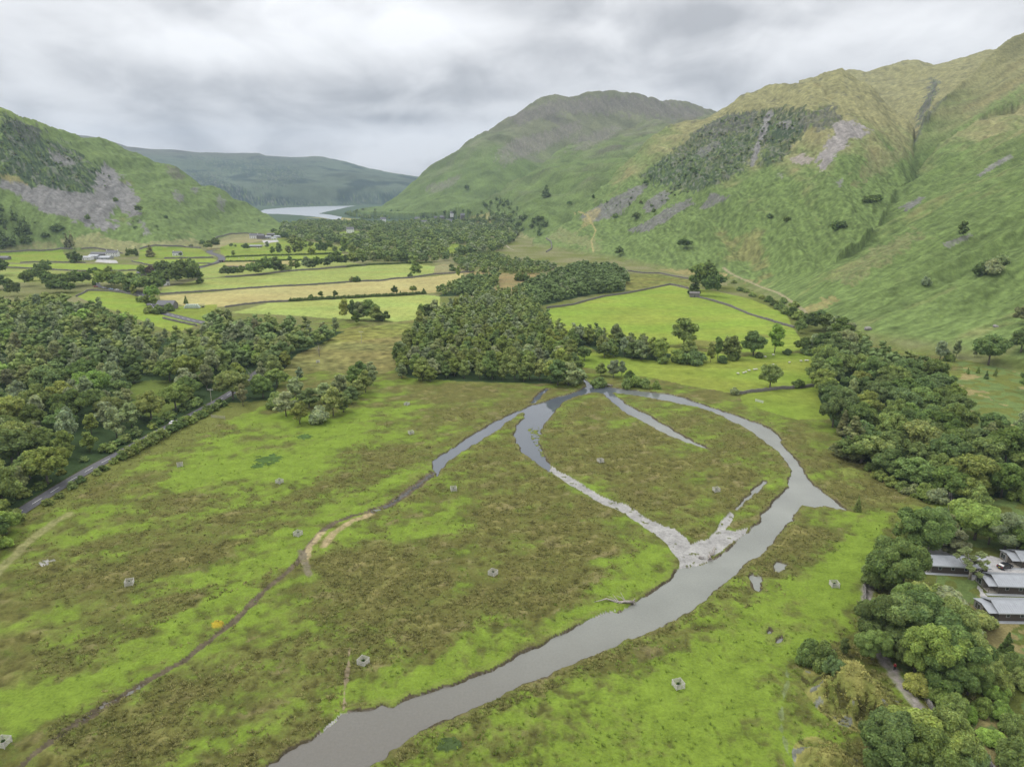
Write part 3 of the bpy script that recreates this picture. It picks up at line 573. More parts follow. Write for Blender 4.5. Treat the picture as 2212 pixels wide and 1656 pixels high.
def ground_mat():
    m,nt,b,out=newmat('grassland'); at_=N_(nt,'ShaderNodeAttribute',attribute_name='Col')
    geo=N_(nt,'ShaderNodeNewGeometry')
    cam=None
    n1=N_(nt,'ShaderNodeTexNoise'); n1.inputs['Scale'].default_value=1.6; n1.inputs['Detail'].default_value=6; n1.inputs['Roughness'].default_value=.7
    n2=N_(nt,'ShaderNodeTexNoise'); n2.inputs['Scale'].default_value=.22; n2.inputs['Detail'].default_value=6; n2.inputs['Roughness'].default_value=.7
    for n in (n1,n2): nt.links.new(geo.outputs['Position'],n.inputs['Vector'])
    ad=N_(nt,'ShaderNodeMath',operation='ADD'); nt.links.new(n1.outputs[0],ad.inputs[0]); nt.links.new(n2.outputs[0],ad.inputs[1])
    mr=N_(nt,'ShaderNodeMapRange'); mr.inputs[1].default_value=.65; mr.inputs[2].default_value=1.35; mr.inputs[3].default_value=.58; mr.inputs[4].default_value=1.42
    nt.links.new(ad.outputs[0],mr.inputs[0])
    mx=N_(nt,'ShaderNodeMix',data_type='RGBA',blend_type='MULTIPLY'); mx.inputs[0].default_value=1
    n3=N_(nt,'ShaderNodeTexNoise'); n3.inputs['Scale'].default_value=.11; n3.inputs['Detail'].default_value=7; n3.inputs['Roughness'].default_value=.72; nt.links.new(geo.outputs['Position'],n3.inputs['Vector'])
    sp=N_(nt,'ShaderNodeSeparateXYZ'); nt.links.new(geo.outputs['Position'],sp.inputs[0])
    hm_=N_(nt,'ShaderNodeMapRange'); hm_.inputs[1].default_value=6; hm_.inputs[2].default_value=45; nt.links.new(sp.outputs[2],hm_.inputs[0])
    m3=N_(nt,'ShaderNodeMapRange'); m3.inputs[1].default_value=.33; m3.inputs[2].default_value=.67; m3.inputs[3].default_value=.87; m3.inputs[4].default_value=1.13; nt.links.new(n3.outputs[0],m3.inputs[0])
    m4=N_(nt,'ShaderNodeMix',data_type='FLOAT'); m4.inputs[2].default_value=1.0; nt.links.new(hm_.outputs[0],m4.inputs[0]); nt.links.new(m3.outputs[0],m4.inputs[3])
    mm=N_(nt,'ShaderNodeMath',operation='MULTIPLY'); nt.links.new(mr.outputs[0],mm.inputs[0]); nt.links.new(m4.outputs[0],mm.inputs[1])
    nt.links.new(at_.outputs['Color'],mx.inputs[6]); nt.links.new(mm.outputs[0],mx.inputs[7]); nt.links.new(mx.outputs[2],b.inputs['Base Color'])
    b.inputs['Roughness'].default_value=.95; b.inputs['Specular IOR Level'].default_value=.08
    bp=N_(nt,'ShaderNodeBump'); bp.inputs['Strength'].default_value=.9; bp.inputs['Distance'].default_value=.5
    nt.links.new(ad.outputs[0],bp.inputs['Height'])
    b2=N_(nt,'ShaderNodeBump'); b2.inputs['Distance'].default_value=2.2; nt.links.new(hm_.outputs[0],b2.inputs['Strength']); nt.links.new(n3.outputs[0],b2.inputs['Height']); nt.links.new(bp.outputs[0],b2.inputs['Normal']); nt.links.new(b2.outputs[0],b.inputs['Normal'])
    return m
def water_mat(name,col,rough,scale,bump):
    m,nt,b,out=newmat(name); geo=N_(nt,'ShaderNodeNewGeometry')
    n1=N_(nt,'ShaderNodeTexNoise'); n1.inputs['Scale'].default_value=scale; n1.inputs['Detail'].default_value=4
    n2=N_(nt,'ShaderNodeTexNoise'); n2.inputs['Scale'].default_value=.06; n2.inputs['Detail'].default_value=3
    for n in (n1,n2): nt.links.new(geo.outputs['Position'],n.inputs['Vector'])
    bp=N_(nt,'ShaderNodeBump'); bp.inputs['Strength'].default_value=bump; bp.inputs['Distance'].default_value=.15
    nt.links.new(n1.outputs[0],bp.inputs['Height']); nt.links.new(bp.outputs[0],b.inputs['Normal'])
    mx=N_(nt,'ShaderNodeMix',data_type='RGBA'); mx.inputs[6].default_value=(*[c*.68 for c in col],1); mx.inputs[7].default_value=(*[c*1.32 for c in col],1)  # broad ripple shading put into the water colour as darker and lighter patches
    nt.links.new(n2.outputs[0],mx.inputs[0]); nt.links.new(mx.outputs[2],b.inputs['Base Color'])
    b.inputs['Roughness'].default_value=rough; b.inputs['IOR'].default_value=1.33; b.inputs['Specular IOR Level'].default_value=.5
    tr=N_(nt,'ShaderNodeBsdfTransparent'); tr.inputs[0].default_value=(.86,.88,.86,1)
    gl=N_(nt,'ShaderNodeMixShader'); gl.inputs[0].default_value=.75
    return m,nt,b,out,tr,gl
def leaf_mat(name='leaves',base=None):
    m,nt,b,out=newmat(name)
    oi=N_(nt,'ShaderNodeObjectInfo'); at_=N_(nt,'ShaderNodeAttribute',attribute_name='Col')
    mx=N_(nt,'ShaderNodeMix',data_type='RGBA',blend_type='MULTIPLY'); mx.inputs[0].default_value=1
    if base is None: nt.links.new(oi.outputs['Color'],mx.inputs[6])
    else: mx.inputs[6].default_value=(*base,1)
    nt.links.new(at_.outputs['Color'],mx.inputs[7])
    geo=N_(nt,'ShaderNodeNewGeometry')
    n1=N_(nt,'ShaderNodeTexNoise'); n1.inputs['Scale'].default_value=.5; n1.inputs['Detail'].default_value=3; nt.links.new(geo.outputs['Position'],n1.inputs['Vector'])
    mr=N_(nt,'ShaderNodeMapRange'); mr.inputs[1].default_value=.3; mr.inputs[2].default_value=.7; mr.inputs[3].default_value=.78; mr.inputs[4].default_value=1.25
    nt.links.new(n1.outputs[0],mr.inputs[0])
    m2=N_(nt,'ShaderNodeMix',data_type='RGBA',blend_type='MULTIPLY'); m2.inputs[0].default_value=1
    nt.links.new(mx.outputs[2],m2.inputs[6]); nt.links.new(mr.outputs[0],m2.inputs[7])
    df=N_(nt,'ShaderNodeBsdfDiffuse'); tl=N_(nt,'ShaderNodeBsdfTranslucent'); ms=N_(nt,'ShaderNodeMixShader'); ms.inputs[0].default_value=.34
    nt.links.new(m2.outputs[2],df.inputs[0]); nt.links.new(m2.outputs[2],tl.inputs[0]); nt.links.new(df.outputs[0],ms.inputs[1]); nt.links.new(tl.outputs[0],ms.inputs[2])
    nt.links.new(ms.outputs[0],out.inputs[0]); nt.nodes.remove(b)
    return m
M={}
M['ground']=ground_mat()
M['leaf']=leaf_mat('leaves')
M['bark']=simple('bark',(.13,.115,.095),.9,3,.4,bump=.5)
M['stone_wall']=simple('dry stone',(.16,.15,.135),.95,3.0,.55,bump=1)
M['stone_house']=simple('slate stone',(.17,.16,.15),.9,2.0,.35,bump=.5)
M['white']=simple('whitewash',(.72,.72,.70),.8,1,.08)
M['slate']=simple('roof slate',(.14,.14,.15),.7,3,.25,bump=.3)
M['tin']=simple('sheet roof',(.30,.315,.335),.45,1,.08,spec=.5)
M['timber']=simple('weathered boards',(.36,.33,.28),.85,4,.25,bump=.3)
M['palewood']=simple('pale rails',(.47,.455,.41),.85,4,.25)
M['glass']=simple('window glass',(.03,.035,.04),.15,1,.1,spec=.8)
M['cladding']=simple('dark timber cladding',(.075,.062,.052),.85,5,.3,bump=.3)
M['cladding2']=simple('grey timber cladding',(.19,.175,.155),.85,5,.3,bump=.3)
M['trim']=simple('grey trim',(.35,.36,.37),.6,2,.1)
M['asphalt']=simple('asphalt',(.10,.098,.105),.9,1.5,.22)
M['paint']=simple('road paint',(.72,.72,.70),.8,3,.15)
M['wool']=simple('sheep wool',(.62,.60,.55),.95,6,.12)
M['sheepface']=simple('sheep face',(.25,.23,.2),.9,6,.2)
M['carblack']=simple('black car paint',(.012,.013,.018),.25,2,.1,spec=.7)
M['carwhite']=simple('white car paint',(.7,.7,.71),.35,2,.05,spec=.6)
M['carblue']=simple('pale blue car paint',(.35,.45,.62),.35,2,.05,spec=.6)
M['carred']=simple('red paint',(.35,.03,.025),.4,2,.1,spec=.6)
M['rubber']=simple('rubber',(.02,.02,.02),.9,3,.1)
M['rim']=simple('wheel rim',(.45,.45,.47),.4,3,.1,metal=.6)
M['lampred']=simple('red lamp glass',(.4,.02,.02),.3,3,.1)
M['plate']=simple('yellow plate',(.7,.5,.03),.5,3,.05)
M['bale']=simple('bale wrap',(.55,.62,.55),.5,2,.2)
M['skin']=simple('skin',(.45,.28,.2),.6,6,.1)
M['jacket']=simple('red jacket',(.35,.03,.04),.8,6,.15)
M['trousers']=simple('dark trousers',(.03,.03,.04),.85,6,.15)
M['deadwood']=simple('bleached deadwood',(.30,.27,.24),.9,4,.35,bump=.4)
M['rock']=simple('grey rock',(.24,.225,.21),.9,1.2,.35,bump=.8)
M['galv']=simple('galvanised rail',(.62,.63,.63),.5,4,.1)
def _water():
    m,nt,b,out,tr,gl=water_mat('river water',(.188,.196,.170),.10,1.6,.6)
    geo=N_(nt,'ShaderNodeNewGeometry'); sp=N_(nt,'ShaderNodeSeparateXYZ'); nt.links.new(geo.outputs['Position'],sp.inputs[0])
    def mr(src,a,b_,c=0.,d=1.):
        q=N_(nt,'ShaderNodeMapRange',interpolation_type='SMOOTHSTEP'); q.inputs[1].default_value=a; q.inputs[2].default_value=b_; q.inputs[3].default_value=c; q.inputs[4].default_value=d; nt.links.new(src,q.inputs[0]); return q.outputs[0]
    calm=N_(nt,'ShaderNodeMath',operation='MULTIPLY'); nt.links.new(mr(sp.outputs[1],205,235),calm.inputs[0]); nt.links.new(mr(sp.outputs[0],62,48),calm.inputs[1])
    up=N_(nt,'ShaderNodeMath',operation='MAXIMUM'); nt.links.new(calm.outputs[0],up.inputs[0]); nt.links.new(mr(sp.outputs[1],285,320,0,.45),up.inputs[1])
    bump=[n for n in nt.nodes if n.type=='BUMP'][0]; st=N_(nt,'ShaderNodeMapRange'); st.inputs[3].default_value=.5; st.inputs[4].default_value=.02; nt.links.new(up.outputs[0],st.inputs[0]); nt.links.new(st.outputs[0],bump.inputs['Strength'])
    mx=[n for n in nt.nodes if n.type=='MIX'][0]; m2=N_(nt,'ShaderNodeMix',data_type='RGBA'); nt.links.new(up.outputs[0],m2.inputs[0])
    # stony bed seen through the run, browner downstream
    vo=N_(nt,'ShaderNodeTexNoise'); vo.inputs['Scale'].default_value=1.8; vo.inputs['Detail'].default_value=8; vo.inputs['Roughness'].default_value=.75; nt.links.new(geo.outputs['Position'],vo.inputs['Vector'])
    bed=N_(nt,'ShaderNodeMapRange'); bed.inputs[1].default_value=.3; bed.inputs[2].default_value=.7; bed.inputs[3].default_value=.9; bed.inputs[4].default_value=1.1; nt.links.new(vo.outputs[0],bed.inputs[0])
    cb=N_(nt,'ShaderNodeMix',data_type='RGBA'); cb.inputs[6].default_value=(.132,.124,.106,1); nt.links.new(mr(sp.outputs[1],105,165),cb.inputs[0]); nt.links.new(mx.outputs[2],cb.inputs[7])
    mb=N_(nt,'ShaderNodeMix',data_type='RGBA',blend_type='MULTIPLY'); mb.inputs[0].default_value=1; nt.links.new(cb.outputs[2],mb.inputs[6]); nt.links.new(bed.outputs[0],mb.inputs[7])
    nt.links.new(mb.outputs[2],m2.inputs[6]); m2.inputs[7].default_value=(.085,.098,.112,1); nt.links.new(m2.outputs[2],b.inputs['Base Color'])
    ro=N_(nt,'ShaderNodeMapRange'); ro.inputs[3].default_value=.14; ro.inputs[4].default_value=.02; nt.links.new(up.outputs[0],ro.inputs[0]); nt.links.new(ro.outputs[0],b.inputs['Roughness'])
    b.inputs['Specular IOR Level'].default_value=.75
    nt.links.new(b.outputs[0],out.inputs[0]); return m
M['river']=_water()
def _lake():
    m,nt,b,out,tr,gl=water_mat('lake water',(.30,.33,.36),.30,.08,.5); return m
M['lake']=_lake()
# ---------------------------------------------------------------- object helpers
def link(name,data,parent=None,mats=None):
    o=bpy.data.objects.new(name,data); COL.objects.link(o)
    if parent is not None: o.parent=parent
    if mats:
        for m in (mats if isinstance(mats,(list,tuple)) else [mats]): data.materials.append(m)
    return o
def tag(o,label,cat,group=None):
    o['label']=label; o['category']=cat
    if group: o['group']=group
    return o
def empty(name,loc,rz=0,label=None,cat=None,group=None):
    o=bpy.data.objects.new(name,None); COL.objects.link(o); o.location=loc; o.rotation_euler=(0,0,rz); o.empty_display_size=.5
    if label: tag(o,label,cat,group)
    return o
class MB:
    def __init__(s): s.v=[]; s.f=[]
    def box(s,x0,x1,y0,y1,z0,z1):
        n=len(s.v); s.v+=[(x0,y0,z0),(x1,y0,z0),(x1,y1,z0),(x0,y1,z0),(x0,y0,z1),(x1,y0,z1),(x1,y1,z1),(x0,y1,z1)]
        s.f+=[(n,n+3,n+2,n+1),(n+4,n+5,n+6,n+7),(n,n+1,n+5,n+4),(n+1,n+2,n+6,n+5),(n+2,n+3,n+7,n+6),(n+3,n,n+4,n+7)]; return s
    def prism(s,prof,a0,a1,axis='x'):
        """profile of (p,z) pairs swept along x (or y)"""
        n=len(s.v); k=len(prof)
        for a in (a0,a1):
            for p,z in prof: s.v.append((a,p,z) if axis=='x' else (p,a,z))
        s.f.append(tuple(range(n,n+k))); s.f.append(tuple(range(n+2*k-1,n+k-1,-1)))
        for i in range(k): j=(i+1)%k; s.f.append((n+i,n+k+i,n+k+j,n+j))
        return s
    def tube(s,pts,rads,k=6):
        n=len(s.v); P=[np.array(p,float) for p in pts]
        for i,p in enumerate(P):
            d=P[min(i+1,len(P)-1)]-P[max(i-1,0)]; d/=np.linalg.norm(d)+1e-9
            a=np.cross(d,(0,0,1) if abs(d[2])<.9 else (1,0,0)); a/=np.linalg.norm(a); b=np.cross(d,a)
            for q in range(k):
                t=2*pi*q/k; s.v.append(tuple(p+rads[i]*(cos(t)*a+sin(t)*b)))
        for i in range(len(P)-1):
            for q in range(k):
                a=n+i*k+q; b=n+i*k+(q+1)%k; s.f.append((a,b,b+k,a+k))
        s.f.append(tuple(range(n+k-1,n-1,-1))); m=n+(len(P)-1)*k; s.f.append(tuple(range(m,m+k))); return s
    def mesh(s,name,smooth=False):
        me=bpy.data.meshes.new(name); me.from_pydata(s.v,[],s.f)
        if smooth: me.polygons.foreach_set('use_smooth',[True]*len(me.polygons))
        import bmesh
        bm=bmesh.new(); bm.from_mesh(me); bmesh.ops.recalc_face_normals(bm,faces=bm.faces); bm.to_mesh(me); bm.free(); me.update(); return me
    def build(s,name,mat,parent=None,smooth=False): return link(name,s.mesh(name,smooth),parent,mat)
def copy_tree(o,parent=None):
    c=o.copy(); COL.objects.link(c); c.parent=parent
    for ch in list(o.children): copy_tree(ch,c)
    return c
# ---------------------------------------------------------------- trees
def ico(sub=1):
    import bmesh
    bm=bmesh.new(); bmesh.ops.create_icosphere(bm,subdivisions=sub,radius=1); v=np.array([x.co[:] for x in bm.verts],np.float32); f=np.array([[q.index for q in p.verts] for p in bm.faces],np.int32); bm.free(); return v,f
ICO1=ico(1); ICO2=ico(2)
def crown_parts(rng,H,W,shape,nblob,nleaf,leaf,z0f=.22,rb=(.13,.23),sub=1,droop=0.0):
    """clumps of foliage on a crown envelope: returns verts, tris, quads, tint"""
    z0=H*z0f; hc=(H-z0); C0=[];R0=[]
    gaps=rng.uniform(0,2*pi,3)
    if shape=='cone':
        for k in range(nblob):
            a=rng.uniform(0,2*pi); t=rng.uniform(0,1); w=max(.06,(1-t)**.85)*(1+.13*math.sin(3*a+gaps[0]+3*t)); r=W*.5*w*rng.uniform(.45,1)**.5
            br=W*rng.uniform(*rb)*(.35+.65*(1-t)); rr=max(0,r-br*.5); C0.append((rr*math.cos(a),rr*math.sin(a),min(H-br*.6,z0+hc*t*.92))); R0.append(br)
    else:
        # main boughs carry lobes, lobes carry clumps
        nl_={'oak':11,'alder':8,'tall':8,'bush':7}[shape]; lob=[]
        for k in range(nl_):
            t={'oak':[.80,.62,.55,.66,.5,.58,.3,.34,.28,.36,.45],'alder':[.84,.66,.6,.45,.5,.38,.24,.22],'tall':[.86,.72,.6,.5,.38,.3,.2,.55],'bush':[.62,.45,.35,.4,.25,.25,.2]}[shape][k]+rng.uniform(-.05,.05)
            a=gaps[0]+k*2.4+rng.uniform(-.35,.35)
            if shape=='oak': w=(1-(1.75*t-.8)**2)**.5
            elif shape=='tall': w=max(.3,1-(2*t-.9)**2/1.2)**.5*.85
            elif shape=='bush': w=max(.2,1-t**2.0)**.5
            else: w=max(.2,1-(1.8*t-.75)**2)**.5
            lr=W*{'oak':.20,'alder':.24,'tall':.24,'bush':.25}[shape]*rng.uniform(.78,1.2); r=max(0,W*.5*w*rng.uniform(.88,1.08)-lr*.92)
            if k==0: r*=.25
            lob.append((r*math.cos(a),r*math.sin(a),min(H-lr*.85,z0+hc*t),lr))
        per=max(2,nblob//nl_)
        for (lx,ly,lz,lr) in lob:
            for q in range(per):
                d=rng.normal(size=3); d[2]=abs(d[2])*.9-.25; d/=np.linalg.norm(d); o=np.array([lx,ly,0]); o=o/(np.linalg.norm(o)+1e-6)*.35; d+=o; d/=np.linalg.norm(d)
                br=lr*rng.uniform(.34,.62); dd=lr*rng.uniform(.62,.92)
                C0.append((lx+d[0]*dd,ly+d[1]*dd,min(H-br*.5,max(z0*.8+br*.5,lz+d[2]*dd*.85)))); R0.append(br)
            C0.append((lx,ly,lz)); R0.append(lr*.78)
        C0.append((0,0,z0+hc*.42)); R0.append(W*.24)
    nblob=len(C0)
    C0=np.array(C0); R0=np.array(R0)
    tint=rng.uniform(.78,1.22,nblob)
    V=[];T=[];TC=[];n=0; iv,it=ICO1 if sub==1 else ICO2
    for c,r,ti in zip(C0,R0,tint):
        jit=1+rng.uniform(-.22,.22,(len(iv),1)); v=iv*jit*r*.86*np.array([1,1,.82])+c
        V.append(v); T.append(it+n); n+=len(v); TC.append(np.full(len(v),ti*.95))
    # leaf clumps
    pick=rng.choice(nblob,size=nleaf,p=R0**2/np.sum(R0**2))
    d=rng.normal(size=(nleaf,3)); d[:,2]+=.45; d/=np.linalg.norm(d,axis=1)[:,None]
    rad=R0[pick]*rng.uniform(.86,1.12,nleaf)
    P=C0[pick]+d*rad[:,None]*np.array([1,1,.88]); P[:,2]-=droop*rng.uniform(0,1,nleaf)*H*.04
    keep=P[:,2]>z0*.55
    for c,r in zip(C0,R0):
        keep&=~(np.linalg.norm((P-c)/np.array([1,1,.88]),axis=1)<r*.80)
    P=P[keep]; d=d[keep]; pk=pick[keep]
    m=len(P); nn=d*1.0+rng.normal(size=(m,3))*.45; nn[:,2]+=.5; nn/=np.linalg.norm(nn,axis=1)[:,None]
    a=np.cross(nn,rng.normal(size=(m,3))); a/=np.linalg.norm(a,axis=1)[:,None]; b=np.cross(nn,a)
    s=(leaf*rng.uniform(.55,1.25,m))[:,None]
    q=np.stack([P-a*s,P-b*s*.62,P+a*s,P+b*s*.62],1).reshape(-1,3)
    lt=np.repeat(tint[pk]*rng.uniform(.7,1.3,m),4)
    V.append(q); TC.append(lt)
    quads=(np.arange(m*4).reshape(m,4)+n)
    return np.concatenate(V),np.concatenate(T),quads,np.concatenate(TC)
def hue_tint(t,rng):
    c=np.ones((len(t),3)); c*=t[:,None]; c[:,0]*=1+.06*np.sin(t*23); c[:,2]*=.9+.15*np.cos(t*31); return c
def make_crown(name,seed,H,W,shape,nblob,nleaf,leaf,**k):
    rng=np.random.default_rng(seed); V,T,Q,TC=crown_parts(rng,H,W,shape,nblob,nleaf,leaf,**k)
    me=mesh_np(name,V,quads=Q,tris=T); setcol(me,hue_tint(TC,rng)); me.materials.append(M['leaf']); return me
def make_trunk(name,seed,H,W,r=.3,top=.75,limbs=5):
    rng=random.Random(seed); b=MB(); z=H*top; b.tube([(0,0,-.6),(.05,0,H*.15),(rng.uniform(-.2,.2),.1,H*.4),(rng.uniform(-.4,.4),rng.uniform(-.3,.3),z)],[r*1.3,r,r*.7,r*.2],7)
    for k in range(limbs):
        a=2*pi*k/limbs+rng.uniform(-.4,.4); h=H*rng.uniform(.2,.5); e=W*.5*rng.uniform(.55,.8)
        b.tube([(0,0,h),(e*.45*cos(a),e*.45*sin(a),h+H*.12),(e*cos(a),e*sin(a),h+H*rng.uniform(.2,.35))],[r*.5,r*.3,r*.08],5)
    me=b.mesh(name,True); me.materials.append(M['bark']); return me
# kind: shape, H, W, trunk radius ; crown counts near / mid / far
KIND={'oak':('oak',12.5,12.5,.36),'alder':('alder',11.5,7.6,.22),'birch':('tall',13,6.6,.18),'willow':('bush',6.5,8.0,.2),'conifer':('cone',17,7.5,.3),'shrub':('bush',2.6,3.6,.06)}
NAME={'oak':'oak_tree','alder':'alder_tree','birch':'birch_tree','willow':'willow_tree','conifer':'conifer_tree','shrub':'shrub'}
CATN={'oak':'oak tree','alder':'alder tree','birch':'birch tree','willow':'willow tree','conifer':'conifer tree','shrub':'shrub'}
PROTO={}
def proto(kind,lod,var):
    key=(kind,lod,var)
    if key in PROTO: return PROTO[key]
    shape,H,W,tr=KIND[kind]; seed=hash((kind=='oak',kind=='alder',kind=='birch',kind=='willow',kind=='conifer'))%1000*0+{'oak':1,'alder':2,'birch':3,'willow':4,'conifer':5,'shrub':6}[kind]*100+var*7
    z0f={'oak':.2,'alder':.12,'birch':.16,'willow':.0,'conifer':.08,'shrub':-.05}[kind]
    rb={'oak':(.10,.17),'alder':(.14,.23),'birch':(.13,.22),'willow':(.13,.21),'conifer':(.12,.2),'shrub':(.16,.26)}[kind]
    nb={'oak':99,'alder':64,'birch':56,'willow':56,'conifer':80,'shrub':14}[kind]
    if kind=='shrub': nl,lf={'near':(1300,.16),'mid':(420,.24),'far':(120,.4)}[lod]
    else: nl,lf={'near':(30000,.27),'mid':(6500,.42),'far':(900,.9)}[lod]
    if kind in('willow','birch','alder'): nl=int(nl*.7)
    if lod=='far': nb=int(nb*.4); rb=(rb[0]*1.3,rb[1]*1.3)
    me=make_crown(f'{kind}_crown',seed,H,W,shape,nb,nl,lf,z0f=z0f,rb=rb,sub=2 if lod=='near' else 1,droop=1 if kind in('birch','willow') else 0)
    tk=make_trunk(f'{kind}_trunk',seed,H,W,tr) if lod!='far' else None
    PROTO[key]=(me,tk); return PROTO[key]
TONE={ # leaf colour, word
 'dark green':(.135,.185,.064),'mid green':(.225,.285,.092),'olive green':(.238,.282,.094),'grey-green':(.268,.312,.168),'bright green':(.235,.340,.085),'yellow-green':(.330,.365,.105),'brown-green':(.225,.235,.120),'deep green':(.170,.232,.088),'purple-brown':(.14,.11,.10)}
TREES=[]  # all tree records for labelling
def tree(kind,x,y,tone,s=1.0,w=1.0,zone='',label=None,z=None,lod=None,trunk=True):
    r=math.hypot(x,y)
    if lod is None: lod='near' if r<235 else ('mid' if r<700 else 'far')
    nv={'near':3,'mid':4,'far':4}[lod]; var=random.randrange(nv)
    me,tk=proto(kind,lod,var); c=TONE[tone]; k=random.uniform(.94,1.30)
    c=(c[0]*k*random.uniform(.93,1.07),c[1]*k,c[2]*k*random.uniform(.85,1.15),1)
    if z is None: z=surf(x,y)
    rz=random.uniform(0,2*pi)
    parts=(tk is not None and trunk and r<520)
    if parts:
        o=bpy.data.objects.new(NAME[kind],None); COL.objects.link(o)
        cr=bpy.data.objects.new('crown',me); COL.objects.link(cr); cr.parent=o; cr.color=c
        t=bpy.data.objects.new('trunk',tk); COL.objects.link(t); t.parent=o
    else:
        o=bpy.data.objects.new(NAME[kind],me); COL.objects.link(o); o.color=c
    o.location=(x,y,z-.15); o.rotation_euler=(0,0,rz); o.scale=(s*w,s*w*random.uniform(.86,1.14),s*random.uniform(.86,1.14))
    o['category']=CATN[kind]
    TREES.append(dict(o=o,kind=kind,tone=tone,r=r,th=math.atan2(x,y),zone=zone,label=label,size=s*KIND[kind][1]))
    return o
ORD=['first','second','third','fourth','fifth','sixth','seventh','eighth','ninth','tenth','eleventh','twelfth','thirteenth','fourteenth','fifteenth','sixteenth','seventeenth','eighteenth','nineteenth','twentieth']
def ordw(n): return ORD[n] if n<20 else ['twenty','thirty','forty','fifty','sixty'][(n+1)//10-2]+('-'+ORD[(n+1)%10-1] if (n+1)%10 else 'th')
ZT={} 
def label_trees():
    zones={}
    for t in TREES: zones.setdefault(t['zone'],[]).append(t)
    for zn,ts in zones.items():
        phrase,grp,across=ZT.get(zn,(zn,zn,14))
        if len(ts)==1 and ts[0]['label']: 
            t=ts[0]; tag(t['o'],t['label'],CATN[t['kind']]); continue
        un=[t for t in ts if not t['label']]
        for t in ts:
            if t['label']: tag(t['o'],t['label'],CATN[t['kind']],grp)
        un.sort(key=lambda t:t['r']); rows=[un[i:i+across] for i in range(0,len(un),across)]
        if len(rows)>1 and len(rows[-1])<3: last=rows.pop(); rows[-1]+=last
        for i,row in enumerate(rows):
            row.sort(key=lambda t:t['th'])
            bykey={}
            for t in row: bykey.setdefault((t['tone'],t['kind']),[]).append(t)
            for (tone,kind),g in bykey.items():
                for j,t in enumerate(g):
                    nm={'oak':'oak','alder':'alder','birch':'birch','willow':'willow','conifer':'conifer','shrub':'shrub'}[kind]
                    which='' if len(g)==1 else ordw(j)+' '
                    depth='' if len(rows)==1 else (' front row' if i==0 else (' back row' if i==len(rows)-1 else f' {ordw(i)} row'))
                    side='' if len(g)==1 else ' from left'
                    lab=f"{which if which else 'only '}{tone} {nm}{side} in{depth+' of' if depth else ''} {phrase}"
                    tag(t['o'],lab,CATN[kind],grp)
def scatter(poly_px,spacing,zone,mix,excl=(),smin=.8,smax=1.25,cap=None,keep=1.0,thin=0.0):
    """poisson-like fill of a traced ground outline; mix = [(kind,tone,weight)]"""
    P=unp(poly_px); x0,y0=P.min(0); x1,y1=P.max(0); pts=[]; E=[unp(e) for e in excl]
    n=int((x1-x0)*(y1-y0)/spacing**2*9); cand=RNG.uniform((x0,y0),(x1,y1),(n,2))
    wx=8*noise(cand[:,0]/17,cand[:,1]/17,311); wy=8*noise(cand[:,0]/17+9,cand[:,1]/17,312)
    ok=inside(P,cand[:,0]+wx,cand[:,1]+wy)
    ok&=noise(cand[:,0]/26,cand[:,1]/26,313)+.5*noise(cand[:,0]/11,cand[:,1]/11,314)>-.62+thin
    for e in E: ok&=~inside(e,cand[:,0],cand[:,1])
    cand=cand[ok]; cell={}; out=[]
    for p in cand:
        k=(int(p[0]//spacing),int(p[1]//spacing)); good=True
        for i in (-1,0,1):
            for j in (-1,0,1):
                for q in cell.get((k[0]+i,k[1]+j),()):
                    if (q[0]-p[0])**2+(q[1]-p[1])**2<spacing**2: good=False;break
                if not good: break
            if not good: break
        if good: cell.setdefault(k,[]).append(p); out.append(p)
    w=np.array([m[2] for m in mix],float); w/=w.sum(); res=[]
    for p in out:
        # neighbouring trees tend to be of one kind
        g=float(noise(np.array([p[0]/28]),np.array([p[1]/28]),301)[0])*.5+.5+random.uniform(-.22,.22)
        k=int(np.clip(np.searchsorted(np.cumsum(w),np.clip(g,0,.999)),0,len(mix)-1)) if random.random()<.6 else int(np.searchsorted(np.cumsum(w),random.random()*.9999))
        res.append((p[0],p[1],mix[k][0],mix[k][1],random.uniform(smin,smax)))
    return res
def mass(name,recs,seed,lv=4,lf=1.1,nl=70,nb=12,zoff=0.0):
    """far woodland that reads as one mass: many small crowns in one object"""
    rng=np.random.default_rng(seed); lib={}
    V=[];T=[];Q=[];Cc=[];n=0
    for (x,y,z,kind,tone,s) in recs:
        v=int(rng.integers(0,4)); key=(kind,v)
        if key not in lib:
            shape,H,W,tr=KIND[kind]; lib[key]=crown_parts(np.random.default_rng(seed+v+len(kind)),H,W,shape,nb,nl,lf*(W/12)**.5,z0f=-.02,rb=(.19,.30))
        vv,tt,qq,tc=lib[key]; a=rng.uniform(0,2*pi); ca,sa=math.cos(a),math.sin(a)
        p=vv*s; px=p[:,0]*ca-p[:,1]*sa+x; py=p[:,0]*sa+p[:,1]*ca+y; pz=p[:,2]+z-.3
        V.append(np.stack([px,py,pz],1)); T.append(tt+n); Q.append(qq+n); n+=len(vv)
        c=np.array(TONE[tone])*rng.uniform(.95,1.4); Cc.append(tc[:,None]*c)
    me=mesh_np(name,np.concatenate(V),quads=np.concatenate(Q),tris=np.concatenate(T)); setcol(me,np.concatenate(Cc)); me.materials.append(M['leafmass'])
    o=link(name,me); o['kind']='stuff'; return o
M['leafmass']=leaf_mat('leaves of far woods',(1,1,1))
# ================================================================ build
ground=link('ground',build_ground(),None,M['ground']); ground['kind']='structure'
